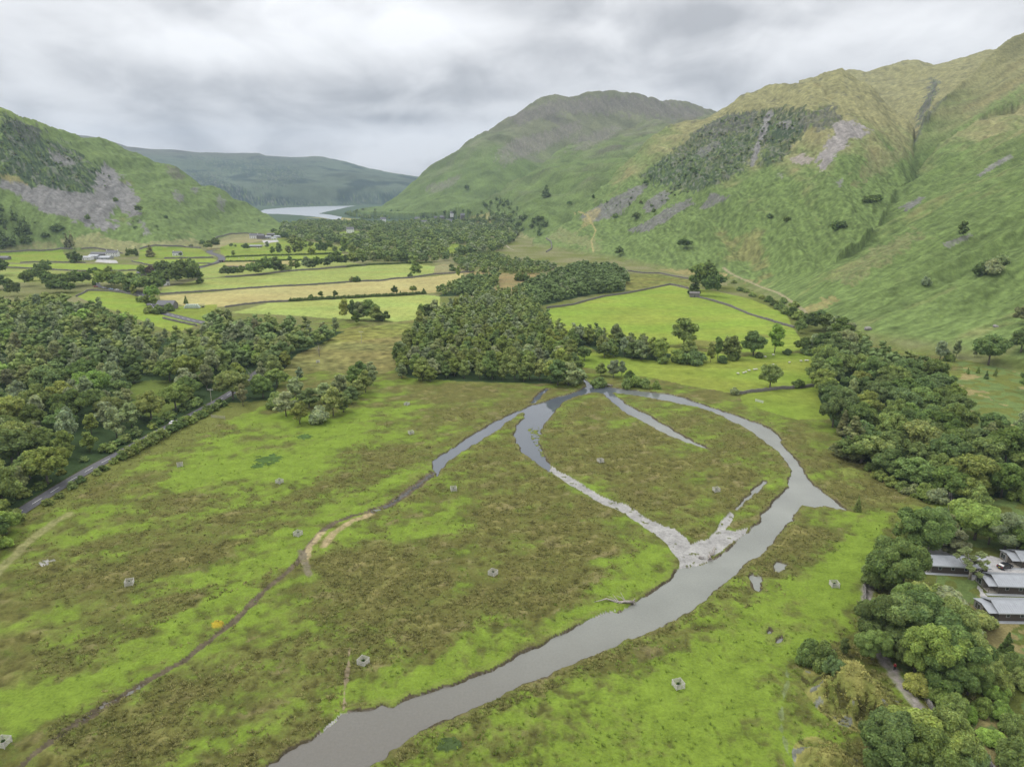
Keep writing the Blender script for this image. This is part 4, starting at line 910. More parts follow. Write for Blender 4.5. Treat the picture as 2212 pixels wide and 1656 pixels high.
# water: the sheets lie under the ground and show only where beds are cut
def sheet(name,outline,z,mat):
    me=bpy.data.meshes.new(name); me.from_pydata([(p[0],p[1],z) for p in outline],[],[tuple(range(len(outline)))]); me.update()
    o=link(name,me,None,mat); o['kind']='structure'; return o
sheet('river_water',[(-160,85),(230,85),(260,330),(60,430),(-90,430)],-.5,M['river'])
sheet('lake_water',[(-1700,2150),(-200,2150),(400,5200),(-3200,5200)],-1.2,M['lake'])
# roads: a ribbon draped just above the ground
def ribbon(name,pts,w,mat,dz=.06,step=4,dash=None,off=0.0,parent=None):
    P=unp(pts) if len(pts[0])==2 and not isinstance(pts,np.ndarray) else pts
    # resample
    seg=np.hypot(*(P[1:]-P[:-1]).T); s=np.concatenate([[0],np.cumsum(seg)]); n=max(3,int(s[-1]/step)); ss=np.linspace(0,s[-1],n)
    q=np.stack([np.interp(ss,s,P[:,0]),np.interp(ss,s,P[:,1])],1)
    for _ in range(3): q[1:-1]=(q[:-2]+2*q[1:-1]+q[2:])/4
    d=np.gradient(q,axis=0); d/=np.linalg.norm(d,axis=1)[:,None]; nrm=np.stack([-d[:,1],d[:,0]],1)
    Lp=q+nrm*(w/2+off); Rp=q+nrm*(-w/2+off); v=[];f=[]
    for i in range(n):
        z=max(surf(*q[i]),surf(*Lp[i]),surf(*Rp[i]))+dz
        v+=[(Lp[i][0],Lp[i][1],z),(Rp[i][0],Rp[i][1],z)]
    on=True
    for i in range(n-1):
        if dash and (i%(dash[0]+dash[1]))>=dash[0]: continue
        f.append((2*i,2*i+1,2*i+3,2*i+2))
    me=bpy.data.meshes.new(name); me.from_pydata(v,[],f); me.update(); return link(name,me,parent,mat),q,ss
for k,(pts,w) in enumerate(ROADS):
    rd,q,ss=ribbon('road',pts,w,M['asphalt'],dz=.10); rd['kind']='structure'
    if k in (0,1):
        mk,_,_=ribbon('road_markings',pts,.16 if k==0 else .3,M['paint'],dz=.125,step=1.5,dash=(3,3)); mk['kind']='structure'
# ---------------------------------------------------------------- dry stone walls, hedges
def wall(pts,h,w,label,mat='stone_wall',name='stone_wall',cat='stone wall',group='dry stone field walls',px=True,step=1.6):
    P=np.array([find(*p)[:2] for p in pts]) if px else np.array(pts)
    seg=np.hypot(*(P[1:]-P[:-1]).T); s=np.concatenate([[0],np.cumsum(seg)]); n=max(3,int(s[-1]/step)); ss=np.linspace(0,s[-1],n)
    q=np.stack([np.interp(ss,s,P[:,0]),np.interp(ss,s,P[:,1])],1); q[1:-1]+=RNG.normal(0,.10,(n-2,2))
    d=np.gradient(q,axis=0); d/=np.linalg.norm(d,axis=1)[:,None]+1e-9; nrm=np.stack([-d[:,1],d[:,0]],1)
    v=[];f=[]
    for i in range(n):
        z=surf(*q[i]); hh=h*random.uniform(.82,1.15); wb=w*random.uniform(.45,.58); wt=wb*.62
        for (o_,zz) in ((wb,-.5),(wb*.95,hh*.5),(wt,hh),(0,hh+.12*h*random.random()),(-wt,hh),(-wb*.95,hh*.5),(-wb,-.5)): v.append((q[i][0]+nrm[i][0]*o_,q[i][1]+nrm[i][1]*o_,z+zz))
    for i in range(n-1):
        for k in range(6): a=i*7+k; f.append((a,a+1,a+8,a+7))
    f.append(tuple(range(7))); f.append(tuple(range((n-1)*7,n*7))[::-1])
    me=bpy.data.meshes.new(name); me.from_pydata(v,[],f); me.update(); o=link(name,me,None,M[mat]); return tag(o,label,cat,group)
WALLS=[([(346,636),(486,627),(584,620),(681,615),(759,609),(818,607),(857,602),(892,600)],'long wall between the pale green hay field and the straw coloured one'),
 ([(892,600),(936,593),(1000,589),(1024,587)],'short wall running right from the lone round tree at field end'),
 ([(486,664),(540,657),(580,653),(625,651)],'low wall joining the near left end of the clipped hedge'),
 ([(1181,666),(1236,659),(1303,641),(1353,634),(1403,624),(1447,615),(1470,619),(1491,625)],'wall curving along the back of the large bright green pasture'),
 ([(1507,642),(1541,650),(1579,662),(1623,681),(1674,696),(1715,708)],'straight wall dropping right from the small stone barn'),
 ([(1350,585),(1388,590),(1426,591),(1460,598),(1491,603)],'upper wall under the bracken slope left of the barn'),
 ([(1585,852),(1605,850),(1640,846),(1674,841),(1720,838),(1765,835)],'low wall between the two sheep pastures near the dark wood'),
 ([(44,568),(90,566),(150,567),(185,568)],'wall in front of the white farm, left part'),
 ([(0,577),(88,581),(150,585),(205,586),(270,585),(308,583),(382,576),(430,574)],'long wall across the fields below the white farm'),
 ([(285,565),(323,573),(380,571),(458,570)],'wall right of the white farm reaching the road bend'),
 ([(355,559),(400,558),(461,557)],'short straight wall in front of the small white house'),
 ([(0,545),(60,541),(132,537),(160,538)],'intake wall at the far left foot of the fell'),
 ([(176,538),(200,536),(247,542),(264,548)],'curved intake wall behind the white farmhouse'),
 ([(302,538),(315,534),(332,531),(360,532),(396,533),(434,536)],'intake wall behind the small white house'),
 ([(440,534),(450,525),(470,512),(500,505),(530,504),(565,506),(580,512)],'wall around the yellowish field beside the far farm'),
 ([(486,599),(520,597),(554,594),(623,586),(697,581),(752,576),(790,574)],'wall under the row of hedgerow trees across the valley'),
 ([(486,577),(540,577),(600,576),(640,574)],'wall behind the thin straw coloured strip field'),
 ([(1282,540),(1278,520)],None),
 ([(430,577),(445,575),(462,571),(472,568)],'roadside wall inside the far road bend'),
 ([(165,641),(190,628),(235,629),(272,634),(299,640),(312,650)],'wall between the lane of parked cars and the curved green field'),
 ([(352,688),(372,693),(400,699),(425,704)],'wall along the near edge of the road under the barn'),
 ([(1180,545),(1192,535),(1190,522),(1180,515)],'small curved wall on the yellow hillock above the beck wood')]
for pts,lab in WALLS:
    if lab: wall(pts,1.9 if pts[0][1]<560 else 1.5,1.5 if pts[0][1]<560 else 1.0,lab)
wall([(1991,1493),(2003,1516),(2016,1537),(2032,1550),(2048,1561),(2070,1580),(2088,1598),(2115,1625),(2136,1647),(2160,1690)],1.1,.6,'brown dry stone wall dropping to the bottom right corner beside the lane',step=.6)
wall([(2054,1092),(2056,1112),(2057,1130)],1.1,.6,'short pale stone wall beside the lane above the cabins',step=.6)
wall([(1969,1245),(1970,1262),(1971,1285)],1.1,.6,'short stone wall on the left of the lane through the trees',step=.6) if False else None
wall([(1869,1258),(1868,1280),(1869,1302)],1.1,.6,'short stone wall beside the lane, left of the big dark trees',step=.6)
wall([(1660,692),(1700,670),(1715,708)][0:0] or [(1597,1640),(1598,1641)],.01,.01,'x') if False else None
HEDGES=[([(625,651),(660,649),(700,646.5),(760,644),(800,641.5),(860,638.5),(922,634.5)],4.2,4.2,'long clipped dark hedge across the straw coloured field'),
 ([(489,556),(540,554),(584,552.5),(662,550.5),(700,549),(738,547.5)],3.4,3.4,'hedge behind the first pair of sheep fields near the road bend'),
 ([(486,566),(554,565),(603,563.5),(652,562.5),(712,561.5),(760,560.5)],3.4,3.4,'hedge in front of the sheep fields near the red tractor'),
 ([(750,577),(800,572.5),(850,570.5),(900,568.5),(935,568)],3,4,'scrubby hedge at the back of the pale hay field')]
def hedge(pts,h,w,lab):
    P=np.array([find(*p)[:2] for p in pts]); seg=np.hypot(*(P[1:]-P[:-1]).T); s=np.concatenate([[0],np.cumsum(seg)]); n=int(s[-1]/1.3)
    V=[];T=[];Q=[];TC=[];c=0; lib=[crown_parts(np.random.default_rng(900+k),h,w,'bush',6,60,.38,z0f=-.1,rb=(.24,.34)) for k in range(5)]
    for i in range(n):
        t=s[-1]*i/n; x=np.interp(t,s,P[:,0]); y=np.interp(t,s,P[:,1]); z=surf(x,y); a,b,q,tc=lib[i%5]; k=random.uniform(.85,1.15)
        V.append(a*k+np.array([x,y,z-.2])); T.append(b+c); Q.append(q+c); TC.append(tc[:,None]*np.array(TONE['dark green'])*1.1); c+=len(a)
    me=mesh_np('hedge',np.concatenate(V),quads=np.concatenate(Q),tris=np.concatenate(T)); setcol(me,np.concatenate(TC)); o=link('hedge',me,None,M['leafmass']); tag(o,lab,'hedge','field hedges')
for h_ in HEDGES: hedge(*h_)
# ---------------------------------------------------------------- woods
def T(u,v,kind,tone,h,w=1.0,zone='single',label=None,lod=None):
    p=find(u,v); h=h*(1.18 if math.hypot(p[0],p[1])>450 else 1.0); tree(kind,p[0],p[1],tone,h/KIND[kind][1],w,zone,label,z=p[2],lod=lod)
ZT.update({'left':('the roadside wood','trees of the roadside wood',22),'alder':('the alder wood','alders above the pool',20),'beck':('the beck-side trees','beck-side trees',15),
 'clump':('the round copse','trees of the small copse',12),'field':('the pasture-corner wood','trees at the pasture corner',14),'right':('the dark right wood','trees of the dark right wood',12),
 'cottage':('the hamlet trees','trees around the hamlet',10),'hedgerow':('the hay-field hedgerow','hedgerow trees behind the hay field',30),'fields':('the far sheep fields','field trees',40),
 'island':('the meadow copse','copse on the left meadow',9),'verge':('the road-verge hedge','roadside shrubs',30),'slope':('the bracken slopes','trees on the bracken slopes',8),'leftfell':('the left fell foot','trees on the left fell',8),
 'cabins':('the cabin trees','trees beside the cabins',8),'corner':('the lane-side thicket','trees of the bottom right thicket',8),'line':('the pasture tree line','tree line across the pasture',20),
 'beckedge':('the beck-mouth bushes','bushes by the beck mouth',12),'lane':('the bushy lane','lane-side bushes',16),'leftvale':('the village-side wood','trees left of the village',12),'back':('the hillside field','trees of the hillside field',14),'band':('the far willow band','low willows',20),'single':('the valley','single trees',10)})
MIXL=[('oak','mid green',3),('oak','dark green',2.2),('birch','grey-green',1.6),('oak','olive green',2),('alder','grey-green',2.0),('oak','deep green',2.2),('alder','olive green',1.5),('oak','bright green',.6),('birch','brown-green',.8)]
left=scatter(WOODS['left'],8.6,'left',MIXL,excl=[CLEAR],smin=.6,smax=1.25)
left=[p for p in left if linedist(unp(ROADS[0][0]),np.array([p[0]]),np.array([p[1]]))[0]>6.0]
left.sort(key=lambda p:math.hypot(p[0],p[1]))
for a in [(14,1152,'oak','mid green',8,1),(-18,1168,'oak','deep green',9,1),(38,1126,'willow','mid green',4.5,.9),(2,1128,'oak','olive green',8,.9),(-30,1200,'oak','mid green',8,1),(8,1180,'willow','bright green',4,1)]: T(*a,zone='roadend')
ZT['roadend']=('the trees at the left road end','trees at the left road end',9)
MIXA=[('alder','grey-green',3),('alder','olive green',2.5),('alder','mid green',3),('alder','deep green',1.6),('willow','grey-green',.7),('birch','olive green',.8)]
ald=scatter(WOODS['alder'],5.9,'alder',MIXA,smin=.68,smax=1.12); ald.sort(key=lambda p:math.hypot(p[0],p[1]))
MASS=[]; WAIT=[]
def plant(recs,zone,cap):
    WAIT.extend((math.hypot(q[0],q[1]),zone)+tuple(q) for q in recs)
plant(left,'left',330); plant(ald,'alder',230)
for z_,sp,mix,cap in (('beck',6.6,MIXA,60),('clump',7,[('oak','deep green',1),('alder','mid green',1)],40),('field',8.0,[('oak','dark green',2),('oak','deep green',2),('alder','deep green',1),('alder','grey-green',.6)],90),
   ('right',9.0,[('oak','dark green',3),('oak','deep green',2.4),('oak','mid green',1),('oak','olive green',.7),('birch','grey-green',.5)],90)):
    r_=scatter(WOODS[z_],sp,z_,mix,smin=.72,smax=1.1 if z_!='right' else 1.15); r_.sort(key=lambda p:math.hypot(p[0],p[1])); plant(r_,z_,cap)
# far valley woods as masses
FARWOODS=[([(612,500),(650,484),(740,482),(830,486),(900,482),(1000,478),(1080,474),(1128,480),(1120,503),(1095,532),(1060,547),(1000,556),(975,562),(900,570),(860,568),(800,562),(790,548),(760,530),(700,524),(640,523),(600,512)],14.5,.9,1.45),
 ([(745,463),(800,452),(840,458),(885,464),(830,476),(770,474)],17,.8,1.1),([(985,562),(1060,550),(1100,562),(1200,577),(1190,592),(1100,592),(1010,588),(990,574)],8.5,.6,.85)]
MF=[('oak','dark green',1.6),('oak','deep green',3),('oak','mid green',3.6),('oak','grey-green',1.4),('alder','deep green',1.2),('conifer','dark green',.35),('birch','olive green',.5)]
GAPS=[[(960,535),(985,528),(1010,534),(1000,548),(965,550)],[(700,506),(760,498),(800,502),(800,512),(740,516)],[(1040,518),(1075,514),(1075,524),(1045,526)],[(860,528),(900,524),(905,532),(870,536)],[(820,505),(860,500),(870,507),(830,512)],[(655,470),(782,470),(782,483),(655,480)]]
for P_,sp,a,b in FARWOODS:
    for (x,y,k,t,s) in scatter(P_,sp,'far',MF,excl=GAPS,smin=a,smax=b,thin=.42):
        z_=surf(x,y)
        if z_<16: MASS.append((x,y,z_,k,t,s))
# woods on the flank of the big fell and along the fell foot
for P_,n,a,b,mix in (([(900,484),(1000,474),(1080,462),(1135,472),(1128,505),(1095,532),(1040,512),(960,495)],210,.6,1.1,MF),([(890,472),(960,460),(1050,452),(1120,452),(1140,475),(1060,482),(950,482),(900,480)],75,.55,.95,MF),([(1040,440),(1085,428),(1110,440),(1085,452),(1050,455)],25,.7,1.1,[('conifer','dark green',1),('oak','dark green',1)]),
   ([(1140,480),(1165,470),(1185,480),(1180,505),(1150,508)],22,.7,1,[('conifer','deep green',1),('oak','dark green',1)]),
   ([(-60,470),(0,455),(40,470),(68,490),(70,525),(0,545),(-60,545)],90,.8,1.3,[('conifer','dark green',3),('oak','dark green',1)])):
    q=np.array(P_); 
    for _ in range(n):
        for _t in range(20):
            u=random.uniform(q[:,0].min(),q[:,0].max()); v=random.uniform(q[:,1].min(),q[:,1].max())
            if inside(P_,np.array([u]),np.array([v]))[0]: break
        p=find(u,v); k,t,_w=mix[min(len(mix)-1,int(random.random()**1.5*len(mix)))]; MASS.append((p[0],p[1],p[2],k,t,random.uniform(a,b)))
# juniper and thorn scrub on the crags
SC=[]
for P_,n,a,b in (([(0,245),(60,270),(140,325),(235,375),(245,405),(205,400),(180,425),(120,405),(60,395),(0,365)],750,.22,.5),([(1395,375),(1420,350),(1450,335),(1500,300),(1560,262),(1640,250),(1740,255),(1740,275),(1700,300),(1640,318),(1600,365),(1560,392),(1500,415),(1440,405)],800,.2,.55),
    ([(1700,265),(1735,285),(1690,350),(1645,358)],140,.2,.45),([(1250,480),(1300,440),(1400,380),(1420,400),(1350,440),(1290,480)],40,.2,.5),([(1330,440),(1420,420),(1460,400),(1500,420),(1400,450)],50,.25,.6),
    ([(0,470),(80,480),(170,510),(100,520),(0,500)],12,.3,.6),([(160,500),(300,510),(420,500),(300,470)],18,.3,.6),([(440,400),(600,480),(560,490),(430,440)],10,.3,.5)):
    q=np.array(P_)
    for _ in range(n):
        u=random.uniform(q[:,0].min(),q[:,0].max()); v=random.uniform(q[:,1].min(),q[:,1].max())
        if not inside(P_,np.array([u]),np.array([v]))[0]: continue
        p=find(u,v)
        if float(noise(np.array([p[0]/30+p[2]/20]),np.array([p[1]/40]),401)[0])<-.12 and n>100: continue
        SC.append((p[0],p[1],p[2],'willow' if random.random()<.7 else 'oak',random.choice(['dark green','deep green','dark green','brown-green']),random.uniform(a,b)))
mass('juniper_scrub',SC,9,nl=40,nb=7)
# --- trees placed one by one: (u, v of the foot, kind, tone, height m, width factor, zone)
for a in [ # copse on the left meadow
 (618,898,'alder','grey-green',11,1.15),(648,915,'alder','olive green',10,1.1),(690,912,'willow','grey-green',8,1.0),(668,880,'alder','deep green',11,1.2),(600,880,'willow','mid green',8,1),(720,898,'alder','olive green',12,1.2),(700,872,'alder','grey-green',12,1.2),(742,890,'alder','mid green',11,1.1),
 (760,872,'alder','deep green',10,1.1),(735,858,'alder','grey-green',11,1.1),(772,858,'alder','olive green',10,1.1),(640,868,'alder','grey-green',11,1.2),(790,848,'alder','mid green',11,1.1),(765,835,'alder','deep green',11,1.1),(806,832,'birch','grey-green',10,1),(780,818,'alder','deep green',10,1.1),(800,812,'alder','grey-green',8,1.1)]:
    T(*a,zone='island')
T(648,822,'birch','grey-green',7.5,1.2,'single','small grey-green birch alone between left wood and meadow copse')
T(868,817,'alder','grey-green',9,1.0,'single','rounded grey alder standing just off the wood corner')
T(905,822,'alder','olive green',8.5,1.1,'single','olive alder on the left front edge of the alder wood'); T(930,824,'alder','mid green',9,1.2,'single','green alder leaning against the left front of alder wood')
for a in [(1205,832,'alder','deep green',13,1.3),(1228,832,'alder','grey-green',14,1.35),(1190,828,'birch','yellow-green',14,1.2),(1212,800,'birch','yellow-green',13,1.1),(1240,826,'willow','grey-green',9,1.1),
 (1292,836,'willow','deep green',8,.9),(1298,812,'alder','mid green',8,1),(1325,815,'alder','grey-green',9,1.2),(1343,812,'birch','grey-green',9,1.2),(1352,838,'willow','mid green',5.5,.8),(1370,834,'willow','mid green',6,.9),(1392,836,'willow','mid green',5.5,.9),(1418,840,'willow','mid green',4.5,.8),(1360,820,'willow','deep green',7,.9)]: T(*a,zone='beckedge')
for a in [(1262,778,'oak','deep green',9,1),(1305,772,'oak','dark green',9,1),(1325,772,'oak','mid green',7,.9),(1365,775,'alder','deep green',11,1.2),(1385,778,'alder','grey-green',12,1.1),(1408,770,'birch','mid green',13,1),(1425,782,'birch','mid green',16,1.05),(1432,784,'willow','deep green',7,1),
 (1477,748,'alder','mid green',18,1.15),(1487,780,'alder','mid green',15,1.0),(1495,784,'willow','deep green',10,1.2),(1470,782,'willow','mid green',9,1),(1535,782,'birch','olive green',12,1),(1550,775,'birch','deep green',14,.8),(1560,783,'willow','dark green',5,1),
 (1577,775,'alder','mid green',16,1.15),(1585,778,'willow','dark green',6,1),(1627,768,'oak','dark green',12.5,.95),(1640,772,'willow','dark green',4,1.2),(1673,762,'birch','bright green',15,1.2),(1700,765,'willow','dark green',4,1),(1735,762,'oak','dark green',9,.95),(1757,765,'birch','grey-green',12,1)]: T(*a,zone='line')
T(1663,838,'oak','mid green',11.5,.98,'single','solitary rounded tree beside the low pasture wall')
T(1724,836,'willow','dark green',5.5,.9,'single','low dark bush on the wall right of the solitary pasture tree')
T(1587,852,'willow','grey-green',4,.9,'single','small bush at the left end of the low pasture wall')
T(1852,1105,'conifer','mid green',5.5,1.0,'single','tiny conical sapling beside the right inlet of the river')
for a in [(1780,800,'oak','mid green',14,1.05),(1792,825,'oak','deep green',13,1),(1775,845,'oak','mid green',12,1),(1800,775,'oak','deep green',14,1.1),(1838,985,'conifer','brown-green',19,1.5),(1820,940,'conifer','brown-green',12,1.2),(1860,1000,'oak','dark green',13,1.1)]: T(*a,zone='right')
for a in [(1752,715,'oak','dark green',11,.9),(1768,712,'oak','deep green',13,.95),(1785,716,'oak','dark green',12,.95),(1800,735,'birch','grey-green',14,1.2),(1815,745,'alder','dark green',14,1.2),(1835,742,'birch','grey-green',13,1.1),(1850,755,'oak','mid green',12,1),(1775,770,'alder','dark green',13,1.1),(1822,765,'oak','grey-green',12,1),(1745,765,'willow','deep green',7,1),(1733,705,'willow','dark green',6,1),(1730,720,'oak','mid green',8,.9)]: T(*a,zone='lane')
for u,v,h in [(1585,612,4),(1598,628,4.5),(1612,632,4),(1626,640,4.5),(1645,645,4),(1660,652,5),(1672,660,5),(1685,668,6),(1700,678,6),(1712,682,7),(1725,690,6.5),(1692,655,5),(1715,665,5)]: T(u,v,'willow',random.choice(['dark green','mid green','olive green']),h,1.1,'lane')
for a in [(1500,638,'conifer','dark green',21,1.25),(1518,628,'oak','dark green',22,1.05),(1535,640,'oak','dark green',17,.9),(1548,622,'oak','dark green',15,1),(1528,600,'conifer','deep green',22,1.5)]: T(*a,zone='barn')
ZT['barn']=('the barn clump','dark clump beside the small barn',9)
for a in [(2030,778,'birch','grey-green',11,1.2),(2065,772,'birch','grey-green',9,1.1),(2135,788,'oak','deep green',15,1.0),(2050,780,'willow','mid green',5,.9),(2105,772,'birch','grey-green',6,.9),(2090,808,'conifer','mid green',4,1.1),(2112,806,'conifer','mid green',4.5,1),(2130,818,'conifer','deep green',4.5,1),(2150,812,'conifer','mid green',5,1),(2205,760,'oak','dark green',12,1),(2230,850,'oak','deep green',12,1),(2208,700,'oak','brown-green',10,.9)]: T(*a,zone='back')
for a in [(2140,590,'willow','grey-green',11,.95),(2125,592,'willow','dark green',11,.9),(2158,575,'willow','grey-green',9,.9),(2000,615,'willow','grey-green',7,.7),(2078,513,'alder','dark green',12,.8),(1880,437,'willow','dark green',9,1.3),(1895,432,'willow','dark green',7,1.2),(1806,495,'willow','dark green',8,1.1),(1818,490,'willow','dark green',8,1.2),(1478,537,'oak','dark green',13,1.15),(1338,553,'oak','dark green',12,.9),(1700,478,'willow','dark green',6,1),(1662,470,'willow','deep green',6,1),(1373,475,'oak','dark green',10,1.2),(1412,463,'oak','dark green',8,.8),(1404,388,'oak','deep green',9,.8),(1395,400,'oak','dark green',9,1),(1500,378,'oak','deep green',9,1),(1330,470,'willow','deep green',8,1),(1180,425,'conifer','dark green',22,2.0),(1008,412,'oak','dark green',17,1),(1230,445,'oak','deep green',9,1),(1282,430,'alder','dark green',9,1)]: T(*a,zone='slope')
for a in [(125,497,'willow','dark green',10,1.4),(98,510,'willow','dark green',7,1.3),(190,478,'oak','deep green',9,.9),(300,460,'oak','dark green',12,1.0),(250,435,'willow','deep green',7,1),(358,470,'willow','deep green',6,1),(155,530,'conifer','brown-green',20,1.1),(146,535,'conifer','brown-green',19,1),(325,555,'conifer','brown-green',17,1.6),(165,568,'conifer','dark green',21,1.2),(155,566,'oak','dark green',14,.8),(172,566,'oak','dark green',11,.8),(275,552,'conifer','dark green',12,1),(285,556,'oak','dark green',11,1),(295,553,'conifer','dark green',15,.9),(438,532,'oak','deep green',10,.9),(450,540,'oak','mid green',12,.9),(463,537,'oak','dark green',17,1.05),(413,535,'willow','brown-green',6,1),(390,554,'oak','dark green',6,.8)]: T(*a,zone='leftfell')
# hamlet trees
for a in [(236,617,'oak','mid green',20,1.0),(222,622,'oak','mid green',15,.9),(262,622,'oak','dark green',16,1.1),(285,628,'oak','dark green',18,1.2),(300,632,'oak','deep green',14,1),(320,634,'oak','mid green',16,1.1),(338,632,'oak','dark green',13,1),(350,625,'alder','deep green',12,1),(340,615,'oak','dark green',14,1),(325,600,'oak','purple-brown',11,.9),(358,600,'oak','dark green',15,1),(352,596,'oak','deep green',16,1),(378,614,'oak','dark green',20,1.1),(398,614,'oak','dark green',21,1.15),(415,612,'oak','dark green',18,.95),(392,606,'oak','dark green',20,1.1),(416,600,'oak','deep green',18,.9),(275,632,'alder','deep green',9,.9),(289,640,'alder','olive green',9,.9),(330,648,'oak','bright green',11,.9),(332,660,'alder','mid green',9,1),(318,660,'alder','olive green',8,1),(205,616,'conifer','dark green',10,1.1),(218,606,'oak','purple-brown',10,.8),(305,652,'willow','olive green',6,1),(322,676,'willow','mid green',6,1),(345,677,'willow','mid green',6.5,1),(365,672,'willow','deep green',6,1),(432,612,'willow','dark green',6,1),(402,656,'conifer','mid green',7,1),(310,600,'oak','deep green',12,.9)]: T(*a,zone='cottage')
for a in [(95,594,'oak','deep green',17,1),(80,606,'oak','dark green',14,1.1),(110,622,'oak','deep green',14,1.1),(130,622,'oak','dark green',14,1.1),(150,622,'oak','deep green',14,1.1),(168,618,'oak','dark green',15,1.1),(182,616,'oak','deep green',13,1),(120,632,'oak','dark green',12,1.1),(150,632,'oak','dark green',11,1.1),(60,618,'oak','dark green',12,1),(2,595,'oak','dark green',15,1),(195,590,'willow','dark green',6,.9),(205,589,'willow','dark green',7,.9),(5,625,'oak','dark green',14,1),(30,640,'oak','dark green',13,1)]: T(*a,zone='leftvale')
# hedgerow row and field trees (crop origin 486,459 ; 5.12 px)
def c7(x,y): return 486+x/5.12,459+y/5.12
for x,y,k,t,h,w in [(20,705,'oak','deep green',12,1),(105,705,'oak','dark green',11,.9),(175,700,'oak','dark green',11,.8),(300,695,'oak','mid green',12,1),(370,690,'oak','mid green',10,1),(450,680,'oak','dark green',17,1),(560,655,'alder','dark green',16,1.2),(600,650,'alder','dark green',15,1.1),(670,645,'willow','mid green',9,1.2),(740,638,'birch','mid green',12,1.3),(800,635,'birch','mid green',12,1.3),(900,632,'birch','grey-green',14,1.4),(960,628,'alder','deep green',12,1.2),(1030,622,'oak','dark green',12,1),(1130,605,'alder','deep green',12,1.3),(1230,600,'oak','dark green',17,1),(1320,592,'oak','dark green',12,.9),(1400,580,'oak','mid green',17,1),(1440,578,'oak','mid green',14,1),(1520,575,'birch','mid green',13,1),(1640,570,'birch','grey-green',15,1.4),(1720,568,'oak','deep green',15,.9),(1800,562,'oak','olive green',10,1),(1880,562,'oak','deep green',9,1),(1960,560,'oak','dark green',12,1),(2080,560,'oak','deep green',14,1),(1960,540,'oak','dark green',14,1),(1560,560,'oak','deep green',10,.8)]:
    u,v=c7(x,y); T(u,v,k,t,h,w,'hedgerow')
for x,y,k,t,h,w in [(95,485,'birch','olive green',9,1.4),(230,418,'oak','dark green',10,1.1),(70,385,'oak','deep green',7,.8),(115,388,'oak','deep green',5,.9),(470,400,'birch','grey-green',11,1.4),(530,470,'birch','mid green',14,1.1),(600,470,'birch','deep green',15,1.5),(770,395,'alder','olive green',22,1.2),(820,465,'alder','olive green',22,1.2),(700,470,'birch','olive green',13,1.5),(715,522,'willow','deep green',6,.8),(780,465,'birch','olive green',14,1.2),(965,512,'oak','mid green',15,.8),(885,400,'oak','deep green',8,.9),(950,398,'oak','mid green',10,.9),(1070,458,'oak','dark green',16,1),(1150,418,'oak','mid green',13,1.1),(1215,450,'birch','mid green',12,1.4),(1330,440,'birch','mid green',19,1.4),(1410,500,'birch','mid green',18,1.3),(1500,520,'oak','mid green',14,1),(1300,445,'oak','deep green',9,1),(660,305,'oak','dark green',15,1),(540,240,'oak','dark green',12,1),(1460,765,'willow','dark green',6.5,1.0),(1408,765,'willow','brown-green',5,.8),(2110,702,'alder','mid green',15,1.1),(2052,718,'willow','deep green',6,.8),(1060,942,'oak','dark green',6,.7),(950,950,'willow','dark green',4,.9),(1222,942,'oak','dark green',6.5,.6),(1875,910,'oak','dark green',8,.7),(1942,915,'conifer','dark green',5,1),(2083,892,'oak','mid green',6.5,.8),(2200,890,'alder','dark green',4,.9)]:
    u,v=c7(x,y); T(u,v,k,t,h,w,'fields')
# wood edge beyond the hay field, right of the left wood
for a in [(762,690,'birch','deep green',12,1.2),(745,690,'birch','yellow-green',13,1.2),(780,690,'alder','grey-green',13,1.2),(800,690,'oak','mid green',13,.9),(812,694,'alder','mid green',10,1.2),(834,694,'alder','deep green',8,1),(822,692,'willow','deep green',7,.9),(910,692,'birch','mid green',10,1),(925,690,'alder','deep green',11,1.3),(940,690,'alder','grey-green',12,1.3),(770,700,'alder','dark green',9,1)]: T(*a,zone='edge')
ZT['edge']=('the hay-end clumps','clumps at the hay field end',12)
T(978,585,'willow','deep green',6,1,'band'); 
for a in [(1122,606,'willow','dark green',9,.9),(1135,606,'willow','dark green',9,.9),(990,600,'birch','mid green',12,1),(1045,595,'oak','mid green',10,.9),(975,582,'oak','dark green',6,.9),(1165,508,'conifer','deep green',15,1.6)]: T(*a,zone='band')
# right near thicket
for a in [(1925,1280,'oak','deep green',14,1.0),(1950,1262,'oak','dark green',12,.9),(1905,1262,'willow','deep green',7,1.0),(1990,1192,'oak','deep green',13,1.1),(1970,1185,'oak','mid green',10,.9),(2040,1170,'birch','brown-green',10,1.2),(2018,1168,'oak','deep green',10,.9),
  (2105,1165,'oak','bright green',13,1.05),(2075,1150,'oak','mid green',10,1),(2135,1175,'oak','mid green',10,.9),(2060,1205,'alder','brown-green',10,1.0),(2170,1185,'oak','grey-green',10,1.1),(2195,1195,'oak','dark green',10,1.1),(2220,1200,'oak','deep green',10,1.1),(2230,1180,'oak','grey-green',10,1.1),(2085,1085,'oak','mid green',9,1),(2110,1095,'willow','mid green',7,1)]: T(*a,zone='cabins')
for a in [(1980,1330,'birch','olive green',10,1.5),(2010,1330,'willow','olive green',9,1.3),(2040,1345,'birch','grey-green',10,1.5),(2075,1350,'willow','olive green',8,1.2),(1960,1352,'oak','deep green',11,.9),(1900,1390,'oak','dark green',12,.95),(1945,1395,'oak','deep green',13,1),(1990,1400,'oak','dark green',13,1),(2040,1400,'oak','mid green',12,1),(2080,1410,'birch','grey-green',9,1.5),
   (1884,1425,'oak','deep green',8.5,.85),(1975,1450,'oak','dark green',9,.8),(2010,1470,'oak','mid green',13,1),(2060,1470,'oak','dark green',12,1),(2100,1475,'oak','mid green',10,.9),(2040,1500,'oak','dark green',10,.9),(2090,1500,'oak','deep green',8,.9)]: T(*a,zone='corner')
